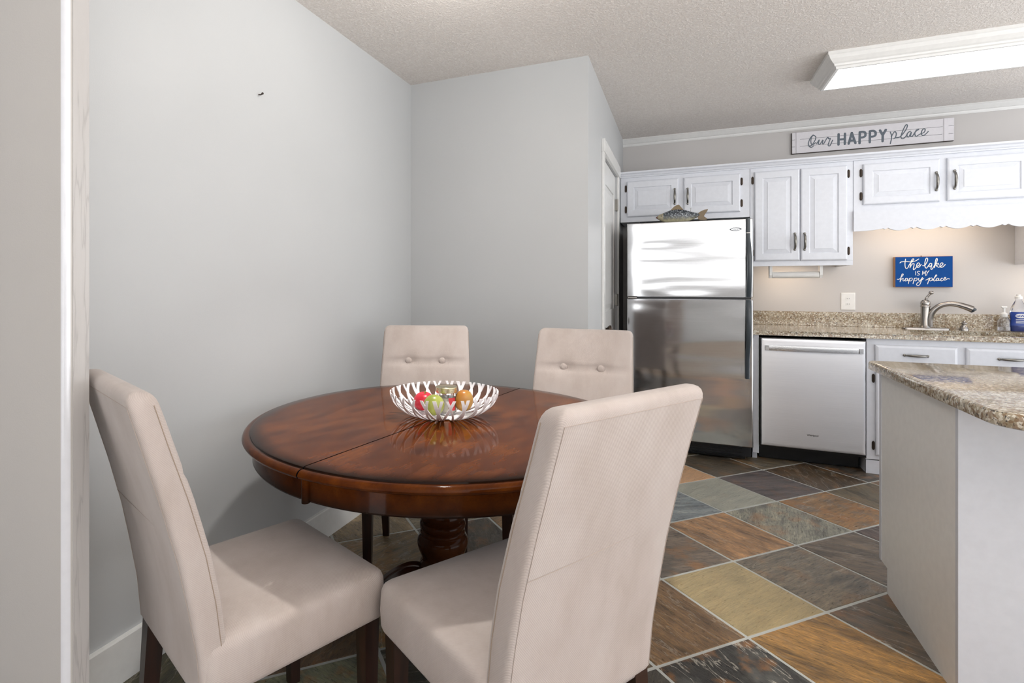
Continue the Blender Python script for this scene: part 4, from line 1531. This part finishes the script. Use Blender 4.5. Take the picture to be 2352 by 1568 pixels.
GX0, GX1, GY0, GY1 = 0.705, 2.95, 1.735, 2.795
rc = 0.10
out = [(GX0 + rc - rc * cos(a), GY0 + rc - rc * sin(a)) for a in [pi / 2 * k / 10 for k in range(11)]] + [(GX1, GY0), (GX1, GY1)] + \
      [(GX0 + 0.015 - 0.015 * sin(a), GY1 - 0.015 + 0.015 * cos(a)) for a in [pi / 2 * k / 4 for k in range(5)]]


def inset(poly, d):
    n = len(poly)
    o = []
    for i in range(n):
        a, b, c = Vector(poly[i - 1]), Vector(poly[i]), Vector(poly[(i + 1) % n])
        n1 = Vector((-(b - a).y, (b - a).x)).normalized()
        n2 = Vector((-(c - b).y, (c - b).x)).normalized()
        m = (n1 + n2)
        m = m / max(0.3, m.dot(n1))
        o.append(b + m * d)
    return o


bm = B()
ring_loft(bm, [[(p[0], p[1], z) for p in inset(out, d_)] for d_, z in ((0.006, 0.0), (0.001, 0.003), (0.0, 0.008), (0.0, 0.026), (0.002, 0.032), (0.006, 0.036), (0.012, 0.038))])
obj('slab', bm, M['granite'], ptop, True, angle=40)


# ------------------------------------------------------------------ signs
def strokes(bm, paths, mp, r, depth_k=0.35, k=5):
    for p in paths:
        pts = [mp(*q) for q in p]
        if len(pts) > 2:
            pts = catmull(pts, k)
        tube(bm, pts, r, 8, 1, depth_k)
        for e in (pts[0], pts[-1]):
            ball(bm, e, r, 8, 6, (1, depth_k, 1))


# blue block sign on the wall over the tap
SW, SH, ST = 0.331, 0.224, 0.040
bs = thing('blue_sign', 'blue lettered block sign on the wall above the tap', 'sign', (1.603, YK, 1.330))
bm = B(); box(bm, -SW / 2, SW / 2, -ST, -0.001, -SH / 2, SH / 2, 0.002); obj('block', bm, M['oak'], bs)
bm = B(); box(bm, -SW / 2 + 0.002, SW / 2 - 0.002, -ST - 0.002, -ST, -SH / 2 + 0.002, SH / 2 - 0.002); face = obj('painted_face', bm, M['blue'], bs)
mpb = lambda x, y: Vector(((x - 228) / 955.0 * SW - SW / 2, -ST - 0.0022, SH / 2 - (y - 198) / 512.0 * SH))
T1 = [[(310, 302), (335, 285), (420, 280), (500, 287), (570, 272), (625, 240)],
      [(405, 238), (395, 310), (400, 372), (418, 398), (445, 380), (470, 330), (520, 272), (545, 245), (528, 236), (505, 262), (490, 320), (480, 385)],
      [(484, 372), (515, 325), (545, 318), (546, 352), (535, 395), (540, 418), (565, 402), (592, 368), (625, 348), (640, 322), (622, 304), (600, 320), (590, 350), (602, 380), (632, 374), (665, 332)],
      [(690, 352), (722, 350), (762, 290), (772, 240), (752, 228), (735, 262), (725, 320), (730, 372), (748, 394), (768, 380), (795, 340), (818, 314), (840, 322)],
      [(840, 322), (815, 316), (797, 338), (798, 366), (816, 370), (842, 330), (832, 372), (826, 408), (842, 414), (872, 370), (920, 292), (930, 246), (914, 238), (900, 280), (890, 340), (885, 388)],
      [(890, 352), (920, 322), (946, 316), (940, 342), (908, 352), (928, 368), (952, 382), (975, 372), (1005, 350), (1022, 324), (1004, 308), (982, 326), (972, 360), (990, 383), (1022, 374), (1058, 338)]]
T2 = [[(574, 447), (572, 508)], [(642, 450), (616, 445), (602, 460), (616, 478), (636, 490), (630, 508), (600, 510)],
      [(684, 504), (692, 442)], [(692, 442), (712, 488)], [(712, 488), (734, 440)], [(734, 440), (742, 518)], [(750, 438), (768, 472)], [(796, 434), (768, 474), (754, 512)]]
T3 = [[(265, 577), (300, 575), (350, 522), (368, 495), (350, 488), (335, 520), (320, 570), (312, 622)],
      [(316, 602), (345, 566), (366, 562), (360, 590), (372, 606), (398, 590), (415, 562), (440, 566)],
      [(442, 566), (415, 560), (396, 582), (402, 606), (425, 600), (445, 568), (440, 600), (456, 598), (472, 572)],
      [(474, 560), (464, 600), (452, 650)], [(466, 586), (490, 560), (514, 560), (516, 586), (492, 606), (470, 600)],
      [(552, 560), (542, 600), (530, 652)], [(546, 586), (570, 560), (594, 560), (596, 586), (572, 606), (550, 600)],
      [(626, 560), (620, 588), (640, 600), (666, 578), (688, 545), (670, 600), (645, 660), (615, 685), (590, 670), (602, 640), (650, 610), (708, 565)],
      [(740, 592), (775, 578), (802, 556)], [(802, 558), (786, 610), (770, 656)], [(796, 590), (820, 560), (844, 560), (846, 586), (822, 606), (800, 600)],
      [(846, 600), (890, 550), (920, 516), (908, 508), (888, 542), (870, 590), (882, 608), (912, 588), (930, 562), (952, 566)],
      [(952, 566), (930, 560), (911, 582), (916, 604), (940, 596), (956, 568), (952, 600), (978, 592), (1000, 562), (1020, 565)],
      [(1020, 565), (1000, 560), (985, 582), (992, 606), (1016, 600), (1040, 578), (1062, 570), (1066, 554), (1050, 549), (1036, 575), (1046, 596), (1072, 586), (1100, 570), (1126, 576)]]
bm = B()
strokes(bm, T1, mpb, 0.0025)
strokes(bm, T2, mpb, 0.0018)
strokes(bm, T3, mpb, 0.0021)
obj('lettering', bm, M['letter'], bs, True)['label'] = 'white hand lettering reading the lake is my happy place'
bm = B(); tube(bm, [(-0.002, -0.006, SH / 2), (-0.002, -0.006, SH / 2 + 0.006)], 0.004, 8); obj('hanger', bm, M['bronze'], bs)

# long board sign above the cabinets
SWb, SHb = 0.992, 0.166
ws = thing('board_sign', 'long whitewashed plank sign on the wall above the white cabinets', 'sign', (1.285, YK, 2.352))
ST2 = 0.022
bm = B(); box(bm, -SWb / 2, SWb / 2, -ST2 + 0.004, -0.001, -SHb / 2, SHb / 2); obj('backing', bm, M['dark'], ws)
bm = B()
box(bm, -SWb / 2 + 0.003, SWb / 2, -ST2 - 0.002, -ST2 + 0.0035, -SHb / 2 + 0.003, SHb / 2, 0.0012, 1)
obj('face_board', bm, M['board'], ws)
for s, x_ in ((-1, -SWb / 2 + 0.030), (1, SWb / 2 - 0.058)):
    bm = B(); box(bm, x_, x_ + 0.026, -ST2 - 0.006, -ST2 - 0.0022, -SHb / 2 + 0.003, SHb / 2, 0.001, 1); obj('batten', bm, M['board'], ws)


def mpw(x, y):
    u = (x - 90) / 2082.0
    # the board foreshortens towards its far end: undo with its own depth ratio
    tl = 262 + (60 - 262) * u
    bl = 535 + (355 - 535) * u
    v = (y - tl) / (bl - tl)
    k = 1.08
    uu = u * 1.0 / (k - (k - 1) * u)
    return Vector((uu * SWb - SWb / 2, -ST2 - 0.0024, SHb / 2 - v * SHb))


LN = [[(205, 343), (2045, 175)], [(205, 433), (2040, 272)], [(95, 352), (140, 348)], [(95, 443), (140, 440)], [(2112, 166), (2168, 160)], [(2108, 267), (2162, 262)]]
bm = B(); strokes(bm, LN, mpw, 0.0011, 0.3); obj('plank_lines', bm, M['greyl'], ws)
CU = [[(412, 280), (372, 318), (342, 385), (350, 425), (385, 418), (430, 365), (450, 312), (425, 288), (396, 300), (378, 350), (385, 400), (410, 405), (450, 380)],
      [(340, 395), (352, 430), (385, 442), (415, 425)],
      [(462, 395), (500, 340), (488, 388), (508, 402), (552, 342), (545, 386), (560, 396), (600, 332), (622, 308), (632, 330), (655, 322), (638, 370), (625, 412), (650, 418), (688, 345)],
      [(1440, 240), (1456, 300), (1440, 388)], [(1450, 300), (1490, 236), (1512, 258), (1502, 308), (1478, 325), (1510, 312), (1560, 298), (1622, 220), (1645, 158), (1626, 150), (1592, 220), (1568, 300), (1590, 326), (1625, 298), (1652, 248), (1682, 230)],
      [(1682, 230), (1652, 250), (1640, 288), (1660, 304), (1692, 240), (1682, 290), (1702, 296), (1738, 240), (1776, 205)],
      [(1776, 212), (1750, 216), (1732, 262), (1748, 296), (1785, 272), (1838, 246), (1850, 206), (1822, 210), (1806, 260), (1826, 286), (1860, 265), (1886, 235)]]
HP = [[(770, 268), (768, 404)], [(856, 260), (854, 396)], [(770, 338), (856, 330)],
      [(906, 392), (948, 250)], [(948, 250), (996, 382)], [(922, 352), (984, 346)],
      [(1050, 384), (1054, 240)], [(1182, 372), (1184, 228)], [(1312, 218), (1346, 280)], [(1384, 210), (1346, 280)], [(1346, 280), (1344, 358)]]
HC = [[(1054, 240), (1098, 236), (1124, 250), (1124, 288), (1098, 306), (1054, 312)], [(1184, 228), (1228, 224), (1254, 240), (1254, 278), (1228, 296), (1184, 301)]]
bm = B(); strokes(bm, CU, mpw, 0.0034, 0.3); obj('script_lettering', bm, M['grey'], ws, True)
bm = B(); strokes(bm, HP + HC, mpw, 0.0078, 0.12); obj('capital_lettering', bm, M['grey'], ws, True)
